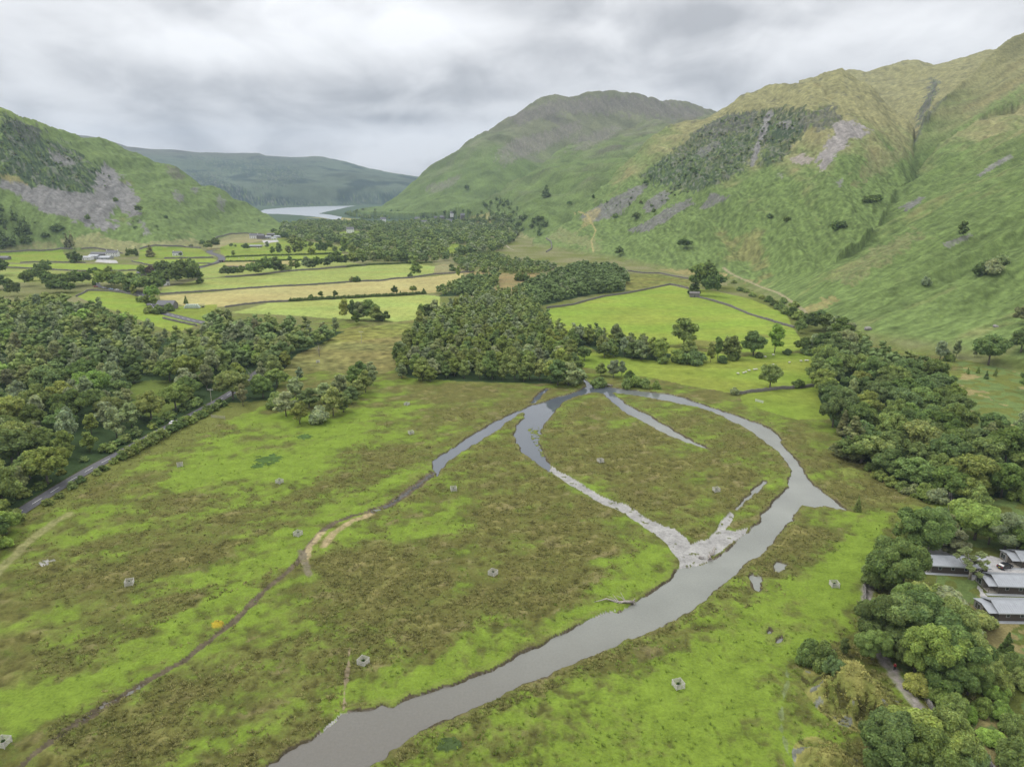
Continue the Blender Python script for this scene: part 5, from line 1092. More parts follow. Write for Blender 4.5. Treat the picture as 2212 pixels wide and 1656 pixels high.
for a in [(1992,1494,'willow','yellow-green',6,.8),(2030,1518,'willow','mid green',5.5,.8),(2062,1545,'willow','mid green',5,.8),(2145,1485,'willow','mid green',6,.9),(2172,1412,'conifer','dark green',6.5,1.1),(1912,1655,'oak','deep green',10,1.0),(1950,1640,'oak','deep green',9.5,.95),(1985,1650,'oak','mid green',12,1.05),(1930,1690,'oak','dark green',11,1),(2040,1660,'oak','mid green',11,1),(2070,1690,'oak','deep green',9,1),(2000,1700,'oak','dark green',11,1),
   (1775,1440,'willow','dark green',6.5,.9),(1753,1432,'willow','dark green',6,.8),(1800,1452,'willow','deep green',4,.9),(1822,1412,'alder','dark green',4,.8),(2160,1550,'willow','bright green',4.5,.8),(2120,1540,'willow','mid green',4,.9),(2180,1450,'willow','mid green',5,.8),(2205,1480,'willow','mid green',5,.9),(2195,1650,'willow','deep green',6,.9),(2085,1550,'willow','bright green',3.5,1),(2140,1600,'willow','bright green',3.5,1),(2205,1590,'willow','deep green',5,1),(2150,1500,'willow','bright green',4,1)]: T(*a,zone='near')
ZT['near']=('the bottom right corner','bushes in the bottom right corner',9)
# the bare-limbed ash by the gravel yard
def sparse_tree(u,v,label):
    p=find(u,v); rng=random.Random(5); root=empty('ash_tree',(p[0],p[1],surf(p[0],p[1])),.4,label,'ash tree'); H=9.5
    tk=MB(); tk.tube([(0,0,-.5),(.1,0,1.6),(-.2,.1,3.6),(.1,.1,5.6)],[.48,.36,.3,.18],8); ends=[]
    for k in range(13):
        a=k*2.4; z0=rng.uniform(2.4,5.4); l=rng.uniform(2.2,4.6)*(1.1-z0*.07); e=(l*cos(a),l*sin(a),z0+rng.uniform(.6,3.0)); tk.tube([(0,.05,z0),(l*.5*cos(a+.2),l*.5*sin(a+.2),z0+.5),e],[.16,.10,.04],6); ends.append(e)
    tk.build('trunk',M['deadwood'],root,True)
    V=[];T_=[];Q=[];TC=[];n=0; lib=crown_parts(np.random.default_rng(8),1.9,2.6,'bush',9,700,.17,z0f=-.1,rb=(.2,.3))
    for e in ends+[(0,0,6.6),(.8,.5,6.0)]:
        k=rng.uniform(.7,1.15); vv=lib[0]*k*np.array([1,1,.7])+np.array(e)-np.array([0,0,.7]); V.append(vv); T_.append(lib[1]+n); Q.append(lib[2]+n); n+=len(vv); TC.append(lib[3][:,None]*np.array([.26,.31,.13])*rng.uniform(.85,1.1))
    me=mesh_np('ash_crown',np.concatenate(V),quads=np.concatenate(Q),tris=np.concatenate(T_)); setcol(me,np.concatenate(TC)); link('crown',me,root,M['leafmass'])
sparse_tree(2094,1250,'pale tree with bare spreading limbs in front of the gravel yard')
for (u,v) in [(1836,1105),(1868,1075),(1900,1092),(1935,1098),(1968,1105),(1760,1000),(1990,1120),(2040,1095),(2080,1112),(2120,1130)]: pass
for (u,v,h,t) in [(1880,1015,4,'mid green'),(1905,1035,4.5,'mid green'),(1925,1048,4,'olive green'),(1950,1060,5,'mid green'),(1975,1070,5,'grey-green'),(2000,1078,6,'mid green'),(2025,1085,6,'grey-green'),(1890,1030,3,'olive green'),(2090,1050,6,'deep green'),(2130,1060,6,'mid green'),(2170,1055,6,'deep green'),(2200,1080,6,'mid green'),(2070,1030,7,'deep green')]: T(u,v,'willow',t,h,1.0,'edgeright')
ZT['edgeright']=('the right-wood scrub','scrub below the right wood',8)
# verge shrubs along the near road
R0=unp(ROADS[0][0][1:9]); seg=np.hypot(*(R0[1:]-R0[:-1]).T); s_=np.concatenate([[0],np.cumsum(seg)])
t=4
while t<s_[-1]-6:
    x=np.interp(t,s_,R0[:,0]); y=np.interp(t,s_,R0[:,1]); x2=np.interp(t+1,s_,R0[:,0]); y2=np.interp(t+1,s_,R0[:,1]); dx,dy=x2-x,y2-y; l=math.hypot(dx,dy)
    d=random.uniform(5.4,6.2); tree('shrub',x+dy/l*d,y-dx/l*d,random.choice(['mid green','deep green','dark green','olive green']),random.uniform(1.35,2.0) if t>45 else random.uniform(.7,1.2),1.0,'verge')
    if random.random()<.8: d=random.uniform(-5.4,-8); tree('shrub',x+dy/l*d,y-dx/l*d,random.choice(['deep green','mid green','olive green']),random.uniform(.9,1.7),1.1,'vergeleft')
    t+=random.uniform(2.4,4.2) if t>45 else random.uniform(4,9)
ZT['vergeleft']=('the far road verge','shrubs on the far verge',20)
WAIT.sort(key=lambda q:q[0]); cnt={}
for t_ in TREES: cnt[t_['kind']]=cnt.get(t_['kind'],0)+1
for (r_,zone,x,y,k,t,s) in WAIT:
    if cnt.get(k,0)<298: cnt[k]=cnt.get(k,0)+1; tree(k,x,y,t,s,zone=zone)
    else: MASS.append((x,y,surf(x,y),k,t,s))
mass('woodland',MASS,5)
label_trees()
# ================================================================ made things
def face_dir(a,b): return math.atan2(b[1]-a[1],b[0]-a[0])
# ---- slatted tree guards
def make_guard():
    root=empty('tree_guard',(0,0,0)); a=.95
    for sx in (-1,1):
        for sy in (-1,1): MB().box(sx*a-.07,sx*a+.07,sy*a-.07,sy*a+.07,-.3,1.45).build('post',M['palewood'],root)
    for i in range(4):
        b=MB()
        for k in range(5):
            z=.22+k*.27
            if i<2: y=(a+.09)*(1 if i else -1); b.box(-a-.1,a+.1,y-.025,y+.025,z,z+.13)
            else: x=(a+.09)*(1 if i==2 else -1); b.box(x-.025,x+.025,-a-.06,a+.06,z+.02,z+.15)
        b.build('rail_panel',M['palewood'],root)
    sp=crown_parts(np.random.default_rng(3),1.6,1.1,'bush',6,160,.12,z0f=0,rb=(.2,.3)); me=mesh_np('sapling',sp[0],quads=sp[2],tris=sp[1]); setcol(me,sp[3][:,None]*np.array([[.05,.09,.03]])); link('sapling',me,root,M['leafmass'])
    return root
GUARDS=[(280,1262,'on the rushes at far left of the left meadow'),(644,1156,'beside the dry stream bend in the left meadow'),(980,1059,'on the tongue between left channel and pool channel'),(1065,1241,'on the green patch amid the central rush bed'),
 (785,1433,'beside the narrow footpath above the river bend'),(1465,1483,'on bright grass below the big river'),(1802,1266,'on the bright strip near the dark lane-side trees'),(8,1608,'cut by the left picture edge at the bottom'),(604,1043,'on bright grass below the dark sedge patches'),(389,1007,'on the meadow close to the near road'),
 (1297,998,'on the brown island, nearer the pool'),(1547,1061,'on the brown island, nearer the small pond'),(888,937,'on the brown meadow left of the left channel'),(879,875,'on the brown meadow under the wood edge'),(687,783,'on the straw ground behind the meadow copse')]
g0=make_guard()
for i,(u,v,w) in enumerate(GUARDS):
    g=g0 if i==0 else copy_tree(g0); p=find(u,v); g.location=(p[0],p[1],p[2]); g.rotation_euler=(0,0,random.uniform(-.7,.7)); k=.95; g.scale=(k,k,k)
    tag(g,'pale slatted tree guard '+w,'tree guard','slatted tree guards on the meadows')
# ---- hurdle, gates, poles
def rails(name,p,q,h,n,label,cat,mat='galv'):
    L_=math.hypot(q[0]-p[0],q[1]-p[1]); root=empty(name,(p[0],p[1],surf(p[0],p[1])),face_dir(p,q),label,cat)
    for x in (0,L_): MB().box(x-.08,x+.08,-.08,.08,-.3,h+.15).build('post',M[mat],root)
    b=MB()
    for k in range(n): z=.2+k*(h-.2)/(n-1); b.box(.085,L_-.085,-.03,.03,z-.05,z+.05)
    b.build('rails',M[mat],root); return root
rails('sheep_hurdle',unp([(1632,867)])[0],unp([(1648,871)])[0],1.2,5,'white rail hurdle standing in the small lower pasture','hurdle')
rails('field_gate',unp([(457,902)])[0],unp([(486,905)])[0],1.3,5,'grey wooden gate where the wood meets the near road','gate','timber')
rails('lane_gate',unp([(2055,1070)])[0],unp([(2054,1090)])[0],1.3,5,'white gate across the field side of the lane above the cabins','gate')
def pole(u,v,h,label,arm=1.5):
    p=find(u,v); root=empty('power_pole',p,random.uniform(-.2,.2),label,'power pole','wooden power poles')
    MB().tube([(0,0,-.5),(0,0,h)],[.16,.11],8).build('mast',M['timber'],root); a=MB().box(-arm,arm,-.1,.1,h-.45,h-.25).build('crossarm',M['palewood'],root)
    for x in (-arm+.1,0,arm-.1): MB().tube([(x,0,h-.25),(x,0,h+.05)],[.07,.05],6).build('insulator',M['trim'],a)
    for x in(-1,): MB().tube([(x*.9,0,h-.35),(0,0,h-1.2)],[.03,.03],4).build('brace',M['timber'],root)
    return root
pole(1866,993,9,'tall wooden power pole against the dark right wood'); pole(781,741,8,'lone power pole on the straw ground left of the alder wood'); pole(458,877,8.5,'power pole at the road where the left wood ends')
# ---- sheep
def make_sheep():
    root=empty('sheep',(0,0,0)); v,f=ICO2; w=v.copy()*np.array([.62,.33,.34]); w[:,2]+=.68; w*=1; w[:,2]+=.03*np.sin(w[:,0]*9)
    me=mesh_np('fleece',w,tris=f,smooth=True); link('fleece',me,root,M['wool'])
    h=v.copy()*np.array([.2,.11,.13]); h[:,0]+=.78; h[:,2]+=.62; h[:,2]-=(h[:,0]-.78)*.3; link('head',mesh_np('head',h,tris=f,smooth=True),root,M['sheepface'])
    for x in (-.38,.38):
        for y in (-.16,.16): MB().tube([(x,y,.5),(x,y,.25),(x,y,-.05)],[.07,.045,.045],6).build('leg',M['sheepface'],root)
    return root
s0=make_sheep()
SHEEP=[(1594,809,'first from the left in the grazing line'),(1606,807.5,'second from the left in the grazing line'),(1611,806,'third from the left in the grazing line'),(1618,802.5,'fourth from the left in the grazing line'),(1629,800.5,'fifth from the left in the grazing line'),(1633.5,800,'at the right end of the grazing line'),
 (1653,773,'near the tree line, left of the upper two'),(1670,768.5,'nearest to the tree line'),(1671,790,'alone below the upper two'),(1705,785,'alone left of the right-hand trio'),(1730,782,'left one of the trio by the dark wood'),(1740,781,'middle one of the trio by the dark wood'),(1744.5,781,'right one of the trio by the dark wood'),
 (1706,822,'on the lower pasture close to the pasture tree')][:13]
for i,(u,v,w) in enumerate(SHEEP):
    g=s0 if i==0 else copy_tree(s0); p=find(u,v); g.location=p; g.rotation_euler=(0,0,random.choice([0,pi])+random.uniform(-.5,.5)); g.scale=(1.25,)*3
    tag(g,'small white sheep '+w,'sheep','sheep on the right pasture')
for i,(x,y) in enumerate([(50,520),(155,510),(230,512),(310,514),(385,400),(362,398),(520,500),(640,490)]):
    g=copy_tree(s0); p=find(*c7(x,y)); g.location=p; g.scale=(1.5,)*3; g.rotation_euler=(0,0,random.uniform(0,6)); tag(g,'tiny white sheep in the far strip fields, '+ordw(i)+' from left by the road bend','sheep','sheep in the far strip fields')
# ---- houses
def house(name,u,v,w,d,h,rh,rz,label,wallm='white',roofm='slate',nwin=3,floors=2,chim=1,cat='house',door=True,center=False):
    p=find(u,v); root=empty(name,(p[0],p[1],p[2]),rz,label,cat)
    prof=[(-d/2,-1.5),(d/2,-1.5),(d/2,h),(0,h+rh),(-d/2,h)]
    MB().prism(prof,-w/2,w/2).build('wall',M[wallm],root)
    t=.18; e=.35; roof=MB(); 
    for s in (-1,1):
        sl=rh/(d/2); roof.prism([(0,h+rh+.02),(0,h+rh+t+.04),(s*(d/2+e),h-e*sl+t+.04),(s*(d/2+e),h-e*sl+.02)],-w/2-e,w/2+e)
    rf=roof.build('roof',M[roofm],root)
    for k in range(chim):
        x=(-w/2+.6) if k==0 else w/2-.6; MB().box(x-.4,x+.4,-.4,.4,h+rh-.6,h+rh+1.2).build('chimney',M[wallm],rf)
    for fl in range(floors):
        for k in range(nwin):
            x=-w/2+(k+.5+ (0.0))*w/nwin; z=1.0+fl*2.5
            if z+1.2>h: continue
            if door and fl==0 and k==nwin//2:
                MB().box(x-.5,x+.5,-d/2-.06,-d/2+.02,0,2.05).build('door',M['cladding'],root); continue
            f=MB().box(x-.55,x+.55,-d/2-.05,-d/2+.02,z,z+1.2).build('window',M['trim'],root); MB().box(x-.45,x+.45,-d/2-.07,-d/2-.051,z+.1,z+1.1).build('pane',M['glass'],f)
    return root
H_=house
H_('farmhouse',244,554,17,8,5.8,3,.05,'white farmhouse with two chimneys in the left farm',nwin=5,chim=2)
H_('stone_barn',216,553,24,8,3.6,2.4,.0,'long grey stone barn joined to the white farmhouse','stone_house','slate',4,1,0,'barn')
H_('farm_shed',185,561,20,11,3.6,1.6,.0,'pale roofed shed at the left end of the farm','white','tin',3,1,0,'shed')
H_('farm_shed',205,559,13,11,4.4,1.8,.0,'green fronted shed in the middle of the farm','trim','tin',2,1,0,'shed')
H_('farm_shed',226,559.5,20,13,2.6,2.0,.0,'low white roofed shed in front of the farmhouse','trim','tin',3,1,0,'shed')
H_('cottage',384,552,13,7,4.2,2.2,.1,'small white cottage alone on a green field',nwin=3,chim=1,floors=1)
H_('stone_barn',362,666,15,8,3.6,3.2,-.12,'slate roofed stone field barn beside the road','stone_house','slate',1,1,0,'barn')
H_('stone_barn',9,561,16,8,3,2.2,0,'stone barn at the left picture edge under the fell','stone_house','slate',1,1,0,'barn')
H_('cottage',311,596,13,7,4,2.6,.1,'slate roofed cottage half hidden by hamlet trees, left','stone_house','slate',2,1,1)
H_('cottage',346,593,14,7,5,2.8,.2,'slate roofed cottage above the hamlet trees, right','stone_house','slate',2,1,1)
H_('cottage',355,616,9,7,4.5,2.6,.9,'white gabled cottage among the big hamlet trees',nwin=2,chim=1)
H_('farmhouse',549,515,16,8,6,3,.1,'white farmhouse at the left end of the far farm',nwin=4,chim=2)
H_('stone_barn',564,516,14,9,6.5,3,.1,'dark stone barn beside the far white farmhouse','stone_house','slate',2,1,0,'barn')
H_('farm_shed',577,515,16,10,3.6,1.6,.1,'pale roofed shed right of the far dark barn','trim','tin',2,1,0,'shed')
H_('farm_shed',587,510,18,10,4,2,-.1,'grey roofed shed at the back of the far farm','stone_house','slate',2,1,0,'shed')
H_('farm_shed',600,514,14,9,3.5,1.6,.1,'pale roofed shed at the right end of far farm','trim','tin',2,1,0,'shed')
H_('farm_shed',592,517,10,8,3,1.5,.1,'small low shed at the front of far farm','white','tin',2,1,0,'shed')
H_('farm_shed',553,534,20,7,2.6,1.2,.1,'long low open shed beside the far road','cladding2','tin',2,1,0,'shed')
H_('cottage',612,502,9,8,5.5,4,1.4,'white gabled house against the dark trees above the far farm',nwin=2,chim=0)
H_('stone_hut',1092,526,8,6,3,2.2,.6,'tiny stone hut at the wood edge below the big fell','stone_house','slate',1,1,0,'hut')
for i,(u,v,m,lab) in enumerate([(971,484,'white','white villa low in the far village woods'),(916,487,'white','white house left of the villa in the far woods'),(902,479,'stone_house','grey house at the left of the far village'),(828,480,'white','white house beside the yellow field before the lake'),(957,476,'stone_house','grey gabled house behind the far villa'),(979,468,'white','pale house highest on the wooded bank'),(944,478,'stone_house','grey terrace in the middle of the far village'),(1001,472,'stone_house','grey house at the right of the far village'),(757,504,'white','small white house deep in the valley woods')]):
    H_('village_house',u,v,16,10,9,5,random.uniform(-.3,.3),lab,m,'slate' if m!='white' else 'slate',3,2,1)
H_('stone_barn',1500,641,9,6,3.6,1.2,-.2,'small ruined stone barn under the tall dark pine','stone_house','stone_house',1,1,0,'barn')
# white wrapped bales and trailer
bx=find(417,666); st=empty('bale_stack',bx,.05,'long stack of pale green wrapped bales behind the wood','bale stack'); 
tmp=MB()
for lay in range(3):
    for k in range(8-lay):
        for j in (0,1):
            x=-7+k*1.75+lay*.85; y=j*1.5; z=.65+lay*1.15
            tmp.tube([(x,y-.68,z),(x,y-.6,z),(x,y+.6,z),(x,y+.68,z)],[.5,.64,.64,.5],10)
bl=tmp.build('bale',M['bale'],st,True)
tr=empty('farm_trailer',find(435,664),.05,'dark farm trailer parked right of the bale stack','trailer')
MB().box(-3,3,-1.1,1.1,.9,1.1).build('bed',M['cladding'],tr); b_=MB()
for x in np.linspace(-2.9,2.9,6): b_.box(x-.06,x+.06,-1.1,-1.0,1.1,3); b_.box(x-.06,x+.06,1.0,1.1,1.1,3)
b_.box(-3,3,-1.15,-1.05,2.8,3.0); b_.build('stake_sides',M['trim'],tr)
for x in (-1.5,1.5):
    for y in (-1,1): MB().tube([(x,y-.15,.5),(x,y+.15,.5)],[.5,.5],12).build('wheel',M['rubber'],tr)
# ---- vehicles
def make_car(body='carblack',van=False):
    root=empty('parked_car',(0,0,0)); L_=4.3; W=1.8
    if van: side=[(-2.3,.35),(-2.3,1.9),(-2.2,2.1),(1.1,2.1),(1.7,1.25),(2.35,1.05),(2.4,.35)]
    else: side=[(-2.1,.35),(-2.15,.75),(-2.0,1.0),(-1.75,1.08),(-1.35,1.42),(-.2,1.50),(.45,1.40),(1.05,1.0),(1.95,.85),(2.15,.65),(2.15,.35)]
    import bmesh
    bm=bmesh.new(); k=len(side); rows=[]
    for yy,ins in ((-W/2,1),(-W/2+.06,0),(W/2-.06,0),(W/2,1)):
        r=[]
        for (x,z) in side:
            tum=.16*max(0,(z-.95)/.5) if not van else .05
            r.append(bm.verts.new((x*(.985 if ins else 1),yy-np.sign(yy)*tum,z*(.985 if ins else 1)+(.01 if ins else 0))))
        rows.append(r)
    for a,b in zip(rows[:-1],rows[1:]):
        for i in range(k): bm.faces.new((a[i],a[(i+1)%k],b[(i+1)%k],b[i]))
    bm.faces.new(rows[0]); bm.faces.new(rows[-1][::-1]); bmesh.ops.recalc_face_normals(bm,faces=bm.faces)
    me=bpy.data.meshes.new('body'); bm.to_mesh(me); bm.free(); link('body',me,root,M[body])
    def quad(n,vs,m,par=root):
        me=bpy.data.meshes.new(n); me.from_pydata(vs,[],[tuple(range(len(vs)))]); return link(n,me,par,m)
    if not van:
        quad('windscreen',[(1.07,-.72,1.02),(1.07,.72,1.02),(.50,.62,1.405),(.50,-.62,1.405)],M['glass']); quad('rear_window',[(-1.77,.68,1.11),(-1.77,-.68,1.11),(-1.39,-.62,1.42),(-1.39,.62,1.42)],M['glass'])
        for s in (-1,1): quad('side_window',[(-1.4,s*.895,1.02),(.85,s*.895,1.02),(.35,s*.80,1.36),(-1.2,s*.80,1.38)],M['glass'])
    else:
        quad('windscreen',[(1.72,-.75,1.3),(1.72,.75,1.3),(1.14,.75,2.02),(1.14,-.75,2.02)],M['glass'])
        for s in (-1,1): quad('side_window',[(.3,s*.91,1.25),(1.5,s*.91,1.25),(1.0,s*.91,1.9),(.3,s*.91,1.9)],M['glass'])
    for x in (-1.32,1.32):
        for s in (-1,1):
            w=empty('wheel',(x,s*.84,.33)); w.parent=root; MB().tube([(0,-.11,0),(0,.11,0)],[.33,.33],16).build('tyre',M['rubber'],w); MB().tube([(0,-.12,0),(0,.12,0)],[.2,.2],10).build('rim',M['rim'],w)
    for s in (-1,1):
        MB().box(2.0,2.17,s*.62-.18,s*.62+.18,.62,.76).build('headlight',M['rim'],root); MB().box(-2.18,-2.05,s*.68-.14,s*.68+.14,.74,.9).build('tail_light',M['lampred'],root)
        MB().box(.65,.82,s*.98-.1,s*.98+.08,.98,1.12).build('wing_mirror',M[body],root)
    MB().box(-2.19,-2.14,-.26,.26,.55,.67).build('number_plate',M['plate'],root)
    return root
car=make_car(); p=find(2170,1226); car.location=(p[0],p[1],.02+surf(p[0],p[1])); car.rotation_euler=(0,0,.35); tag(car,'black hatchback parked on the pale gravel yard by the cabins','car')
for (u,v,col,van,rz,lab) in [(225,622.5,'carwhite',False,-.25,'white car parked along the village lane, leftmost of the three'),(240,625.5,'carblue',False,-.25,'pale blue car in the middle of the lane-side row'),(253,627,'carwhite',False,-.2,'white car at the right end of the lane-side row'),(211,613,'carwhite',True,1.2,'white van standing at the top of the village lane'),(207,620,'carred',False,.2,'small red car beside the village wall')]:
    c=make_car(col,van); c.name='parked_van' if van else 'parked_car'; p=find(u,v); c.location=p; c.rotation_euler=(0,0,rz); tag(c,lab,'van' if van else 'car')
# pale car on the near road, half hidden by the verge
c=make_car('carwhite'); p=unp([(449,878)])[0]; c.location=(p[0],p[1],surf(p[0],p[1])+.12); a,b=unp([(421,892)])[0],unp([(470,866)])[0]; c.rotation_euler=(0,0,face_dir(a,b)); c.location.x=unp([(375,915)])[0][0]; c.location.y=unp([(375,915)])[0][1]; c.location.z=surf(c.location.x,c.location.y)+.12; tag(c,'pale car on the near road, partly behind the verge shrubs','car')
# tractor at the road bend
t=empty('tractor',find(482,566.5),.1,'red and dark tractor on the verge at the far road bend','tractor')
MB().box(-1.2,.6,-.6,.6,.8,1.4).build('body',M['carred'],t); MB().box(.2,1.8,-.45,.45,.8,1.6).build('bonnet',M['carred'],t)
cb=MB().box(-1.2,.3,-.75,.75,1.4,2.9).build('cab',M['glass'],t); MB().box(-1.3,.4,-.85,.85,2.9,3.05).build('cab_roof',M['cladding'],cb)
for x,r_ in ((-.8,.85),(1.3,.5)):
    for s in (-1,1): MB().tube([(x,s*.7,r_),(x,s*1.1,r_)],[r_,r_],14).build('wheel',M['rubber'],t)
MB().box(-5.5,-1.5,-1.1,1.1,.9,2.6).build('trailer_body',M['cladding'],t)
for s in (-1,1): MB().tube([(-4,s*.9,.5),(-4,s*1.15,.5)],[.5,.5],12).build('trailer_wheel',M['rubber'],t)
# ---- holiday cabins
def cabin(name,corner,dx,label,L_,D,porch=True):
    """corner = front left foot; long side runs along dx"""
    rz=dx; root=empty(name,(corner[0],corner[1],surf(corner[0],corner[1])),rz,label,'cabin','metal roofed timber cabins')
    h=2.3; rh=1.2; t=.14
    MB().prism([(0,-.8),(D,-.8),(D,h),(D/2,h+rh),(0,h)],0,L_).build('wall',M['cladding'],root)
    MB().prism([(.03,-.6),(D-.03,-.6),(D-.03,h-.03),(D/2,h+rh-.03),(.03,h-.03)],-.03,-.001).build('gable_cladding',M['cladding2'],root)
    e=.45; rf=MB(); sl=rh/(D/2)
    for s in (-1,1):
        y=D/2+s*(D/2+e); rf.prism([(D/2,h+rh+.02),(D/2,h+rh+t+.04),(y,h-e*sl+t+.04),(y,h-e*sl+.02)],-.6,L_+.6)
    roof=rf.build('roof',M['tin'],root)
    sm=MB()
    for k in range(int((L_+1.2)/.55)):
        x=-.6+k*.55
        for s in (-1,1):
            y=D/2+s*(D/2+e); sm.prism([(D/2,h+rh+t+.041),(D/2,h+rh+t+.09),(y,h-e*sl+t+.09),(y,h-e*sl+t+.041)],x,x+.06)
    sm.build('standing_seams',M['tin'],roof)
    MB().box(-.62,L_+.62,-e-.06,-e-.005,h-e*sl-.05,h-e*sl+t+.1).build('gutter',M['trim'],root)
    # lower porch wing on the gable end
    pw=D*.62; px=-2.4; a0=D*.02
    MB().prism([(D*.42,-.7),(D-.1,-.7),(D-.1,2.1),(D*.42,2.1)],px,-.035).build('porch_wall',M['cladding2'],root)
    ps=MB().prism([(a0-.2,1.95),(a0-.2,2.07),(D*.5,2.75),(D*.5,2.63)],px-.25,-.035); ps.prism([(D*.5,2.63),(D*.5,2.75),(D+.15,2.15),(D+.15,2.03)],px-.25,-.035); ps.build('porch_roof',M['tin'],root)
    for y in (a0,): MB().box(px,px+.12,y,y+.12,-.7,2.0).build('porch_post',M['cladding2'],root)
    MB().box(px,-.04,a0,D*.415,-.4,.1).build('porch_deck',M['timber'],root)
    w=MB().box(px-.05,px+.01,D*.55,D*.9,.3,1.9).build('window',M['trim'],root); MB().box(px-.07,px-.051,D*.57,D*.72,.4,1.8).box(px-.07,px-.051,D*.74,D*.88,.4,1.8).build('pane',M['glass'],w)
    k=0; x=2.0
    while x<L_-1.2:
        w=MB().box(x-.45,x+.45,-.06,-.002,1.0,2.0).build('window',M['trim'],root); MB().box(x-.36,x+.36,-.08,-.061,1.08,1.92).build('pane',M['glass'],w); x+=3.3
    MB().box(-3.2,L_+1,-1.2,-.09,-.3,.06).build('patio',M['trim'],root)
    return root
def cab(pl,pr,label,L_,D):
    a=unp([pl])[0]; b=unp([pr])[0]; return cabin('timber_cabin',a,face_dir(a,b),label,L_,D)
cab((2157,1340),(2212,1341),'metal roofed dark timber cabin lowest at the right picture edge',12,6.2)
cab((2156,1281),(2212,1283),'metal roofed dark timber cabin just below the black car',13,6.2)
cab((2012,1236),(2086,1240),'metal roofed cabin behind the pale bare-limbed tree',14,6.0)
cab((2206,1226),(2260,1228),'corner of a cabin cut by the right picture edge beside the black car',10,6)
# ---- walker on the lane
def walker():
    p=find(1932,1446); root=empty('person',(p[0],p[1],surf(p[0],p[1])),2.6,'person in a red jacket walking down the shaded lane','person')
    import bmesh
    J=[(0,0,.95),(0,0,1.2),(0,0,1.42),(0,0,1.52),(0,.02,1.66),(0,.0,1.74)]; J+=[(.18,0,1.40),(.24,.05,1.12),(.2,.18,.95),(-.18,0,1.40),(-.25,-.06,1.12),(-.24,.04,.9)]
    J+=[(.10,0,.9),(.11,.12,.5),(.11,.06,.06),(.11,.2,.03),(-.10,0,.9),(-.11,-.06,.5),(-.11,-.22,.10),(-.11,-.1,.03)]
    E=[(0,1),(1,2),(2,3),(3,4),(4,5),(2,6),(6,7),(7,8),(2,9),(9,10),(10,11),(0,12),(12,13),(13,14),(14,15),(0,16),(16,17),(17,18),(18,19)]
    R=[.16,.15,.17,.06,.11,.09,.08,.055,.04,.08,.055,.04,.10,.075,.05,.04,.10,.075,.05,.04]
    me=bpy.data.meshes.new('body'); me.from_pydata(J,E,[]); o=link('body',me,root,M['skin']); md=o.modifiers.new('skin','SKIN'); sv=me.skin_vertices[0].data
    for i,r in enumerate(R): sv[i].radius=(r,r)
    sv[0].use_root=True; s=o.modifiers.new('sub','SUBSURF'); s.levels=s.render_levels=1
    MB().tube([(0,0,.86),(0,0,1.0),(0,0,1.25),(0,0,1.45)],[.19,.185,.2,.13],12).build('jacket',M['jacket'],root,True)
    for a in ((6,7,8),(9,10,11)): MB().tube([(J[a[0]][0]*.55,0,1.44)]+[J[q] for q in a],[.10,.105,.08,.06],8).build('sleeve',M['jacket'],root,True)
    for a in ((12,13,14),(16,17,18)): MB().tube([J[q] for q in a],[.125,.095,.07],8).build('trouser_leg',M['trousers'],root,True)
    for q in (14,18): x_,y_,z_=J[q]; MB().tube([(x_,y_-.06,z_+.0),(x_,y_+.06,z_),(x_,y_+.2,z_-.02)],[.055,.065,.04],8).build('shoe',M['rubber'],root,True)
    MB().tube([(0,-.02,1.62),(0,-.03,1.72),(0,-.02,1.79)],[.115,.12,.05],10).build('hair',M['cladding'],root,True)
    return root
walker()
# ---- driftwood trees
def log(name,u,v,rz,label,L_,seed,sc=1):
    rng=random.Random(seed); p=find(u,v); root=empty(name,(p[0],p[1],max(p[2],-.45)),rz,label,'fallen tree')
    pts=[(0,0,.35)];
    for k in range(1,7): pts.append((L_*k/6,.5*math.sin(k*1.3),.4+.25*math.sin(k*1.9)+.1*k*.3))
    MB().tube(pts,[.38,.34,.3,.26,.2,.13,.05],8).build('trunk',M['deadwood'],root,True)
    for k in range(6):
        x,y,z=pts[rng.randint(1,5)]; a=rng.uniform(-1.3,1.3); l=L_*rng.uniform(.2,.4)
        MB().tube([(x,y,z),(x+l*.5*cos(a),y+l*.5*sin(a),z+.5),(x+l*cos(a),y+l*sin(a),z+rng.uniform(.2,1.2))],[.14,.09,.03],6).build('branch',M['deadwood'],root,True)
    r=MB()
    for k in range(9): a=k*.7; r.tube([(0,0,.35),(-.5,.5*cos(a),.35+.5*sin(a)),(-.8,1.0*cos(a),.35+.9*sin(a))],[.16,.1,.03],5)
    r.build('roots',M['deadwood'],root,True); return root
log('fallen_tree',1365,1302,pi-.05,'bleached fallen tree lying along the left river bank',9.5,4)
log('fallen_tree',1534,1209,1.15,'bleached driftwood tree stranded on the tip of gravel bar',6,8)
log('fallen_tree',1320,834,2.4,'fallen pale trunk reaching over the beck mouth pool',6,12)
# dead standing trees in the roadside wood
for i,(u,v,h,lab) in enumerate([(40,985,9,'bleached dead tree standing in the roadside wood near the left edge'),(548,842,11,'bare pale-limbed tree at the right end of roadside wood'),(690,770,9,'thin dead tree at the far right edge of roadside wood'),(1268,738,10,'forked dead tree among the beck-side trees')]):
    p=find(u,v); root=empty('dead_tree',(p[0],p[1],surf(p[0],p[1])),i*1.3,lab,'dead tree'); rng_=random.Random(i+40)
    MB().tube([(0,0,-.4),(.1,0,h*.4),(.3,.2,h*.95)],[.24,.17,.04],7).build('trunk',M['deadwood'],root,True)
    for k in range(9):
        a=k*2.4+rng_.random(); z0=h*rng_.uniform(.3,.8); l=h*rng_.uniform(.2,.4)
        MB().tube([(.15,.1,z0),(l*.6*cos(a),l*.6*sin(a),z0+l*.45),(l*cos(a),l*sin(a),z0+l*1.0)],[.10,.06,.02],5).build('limb',M['deadwood'],root,True)
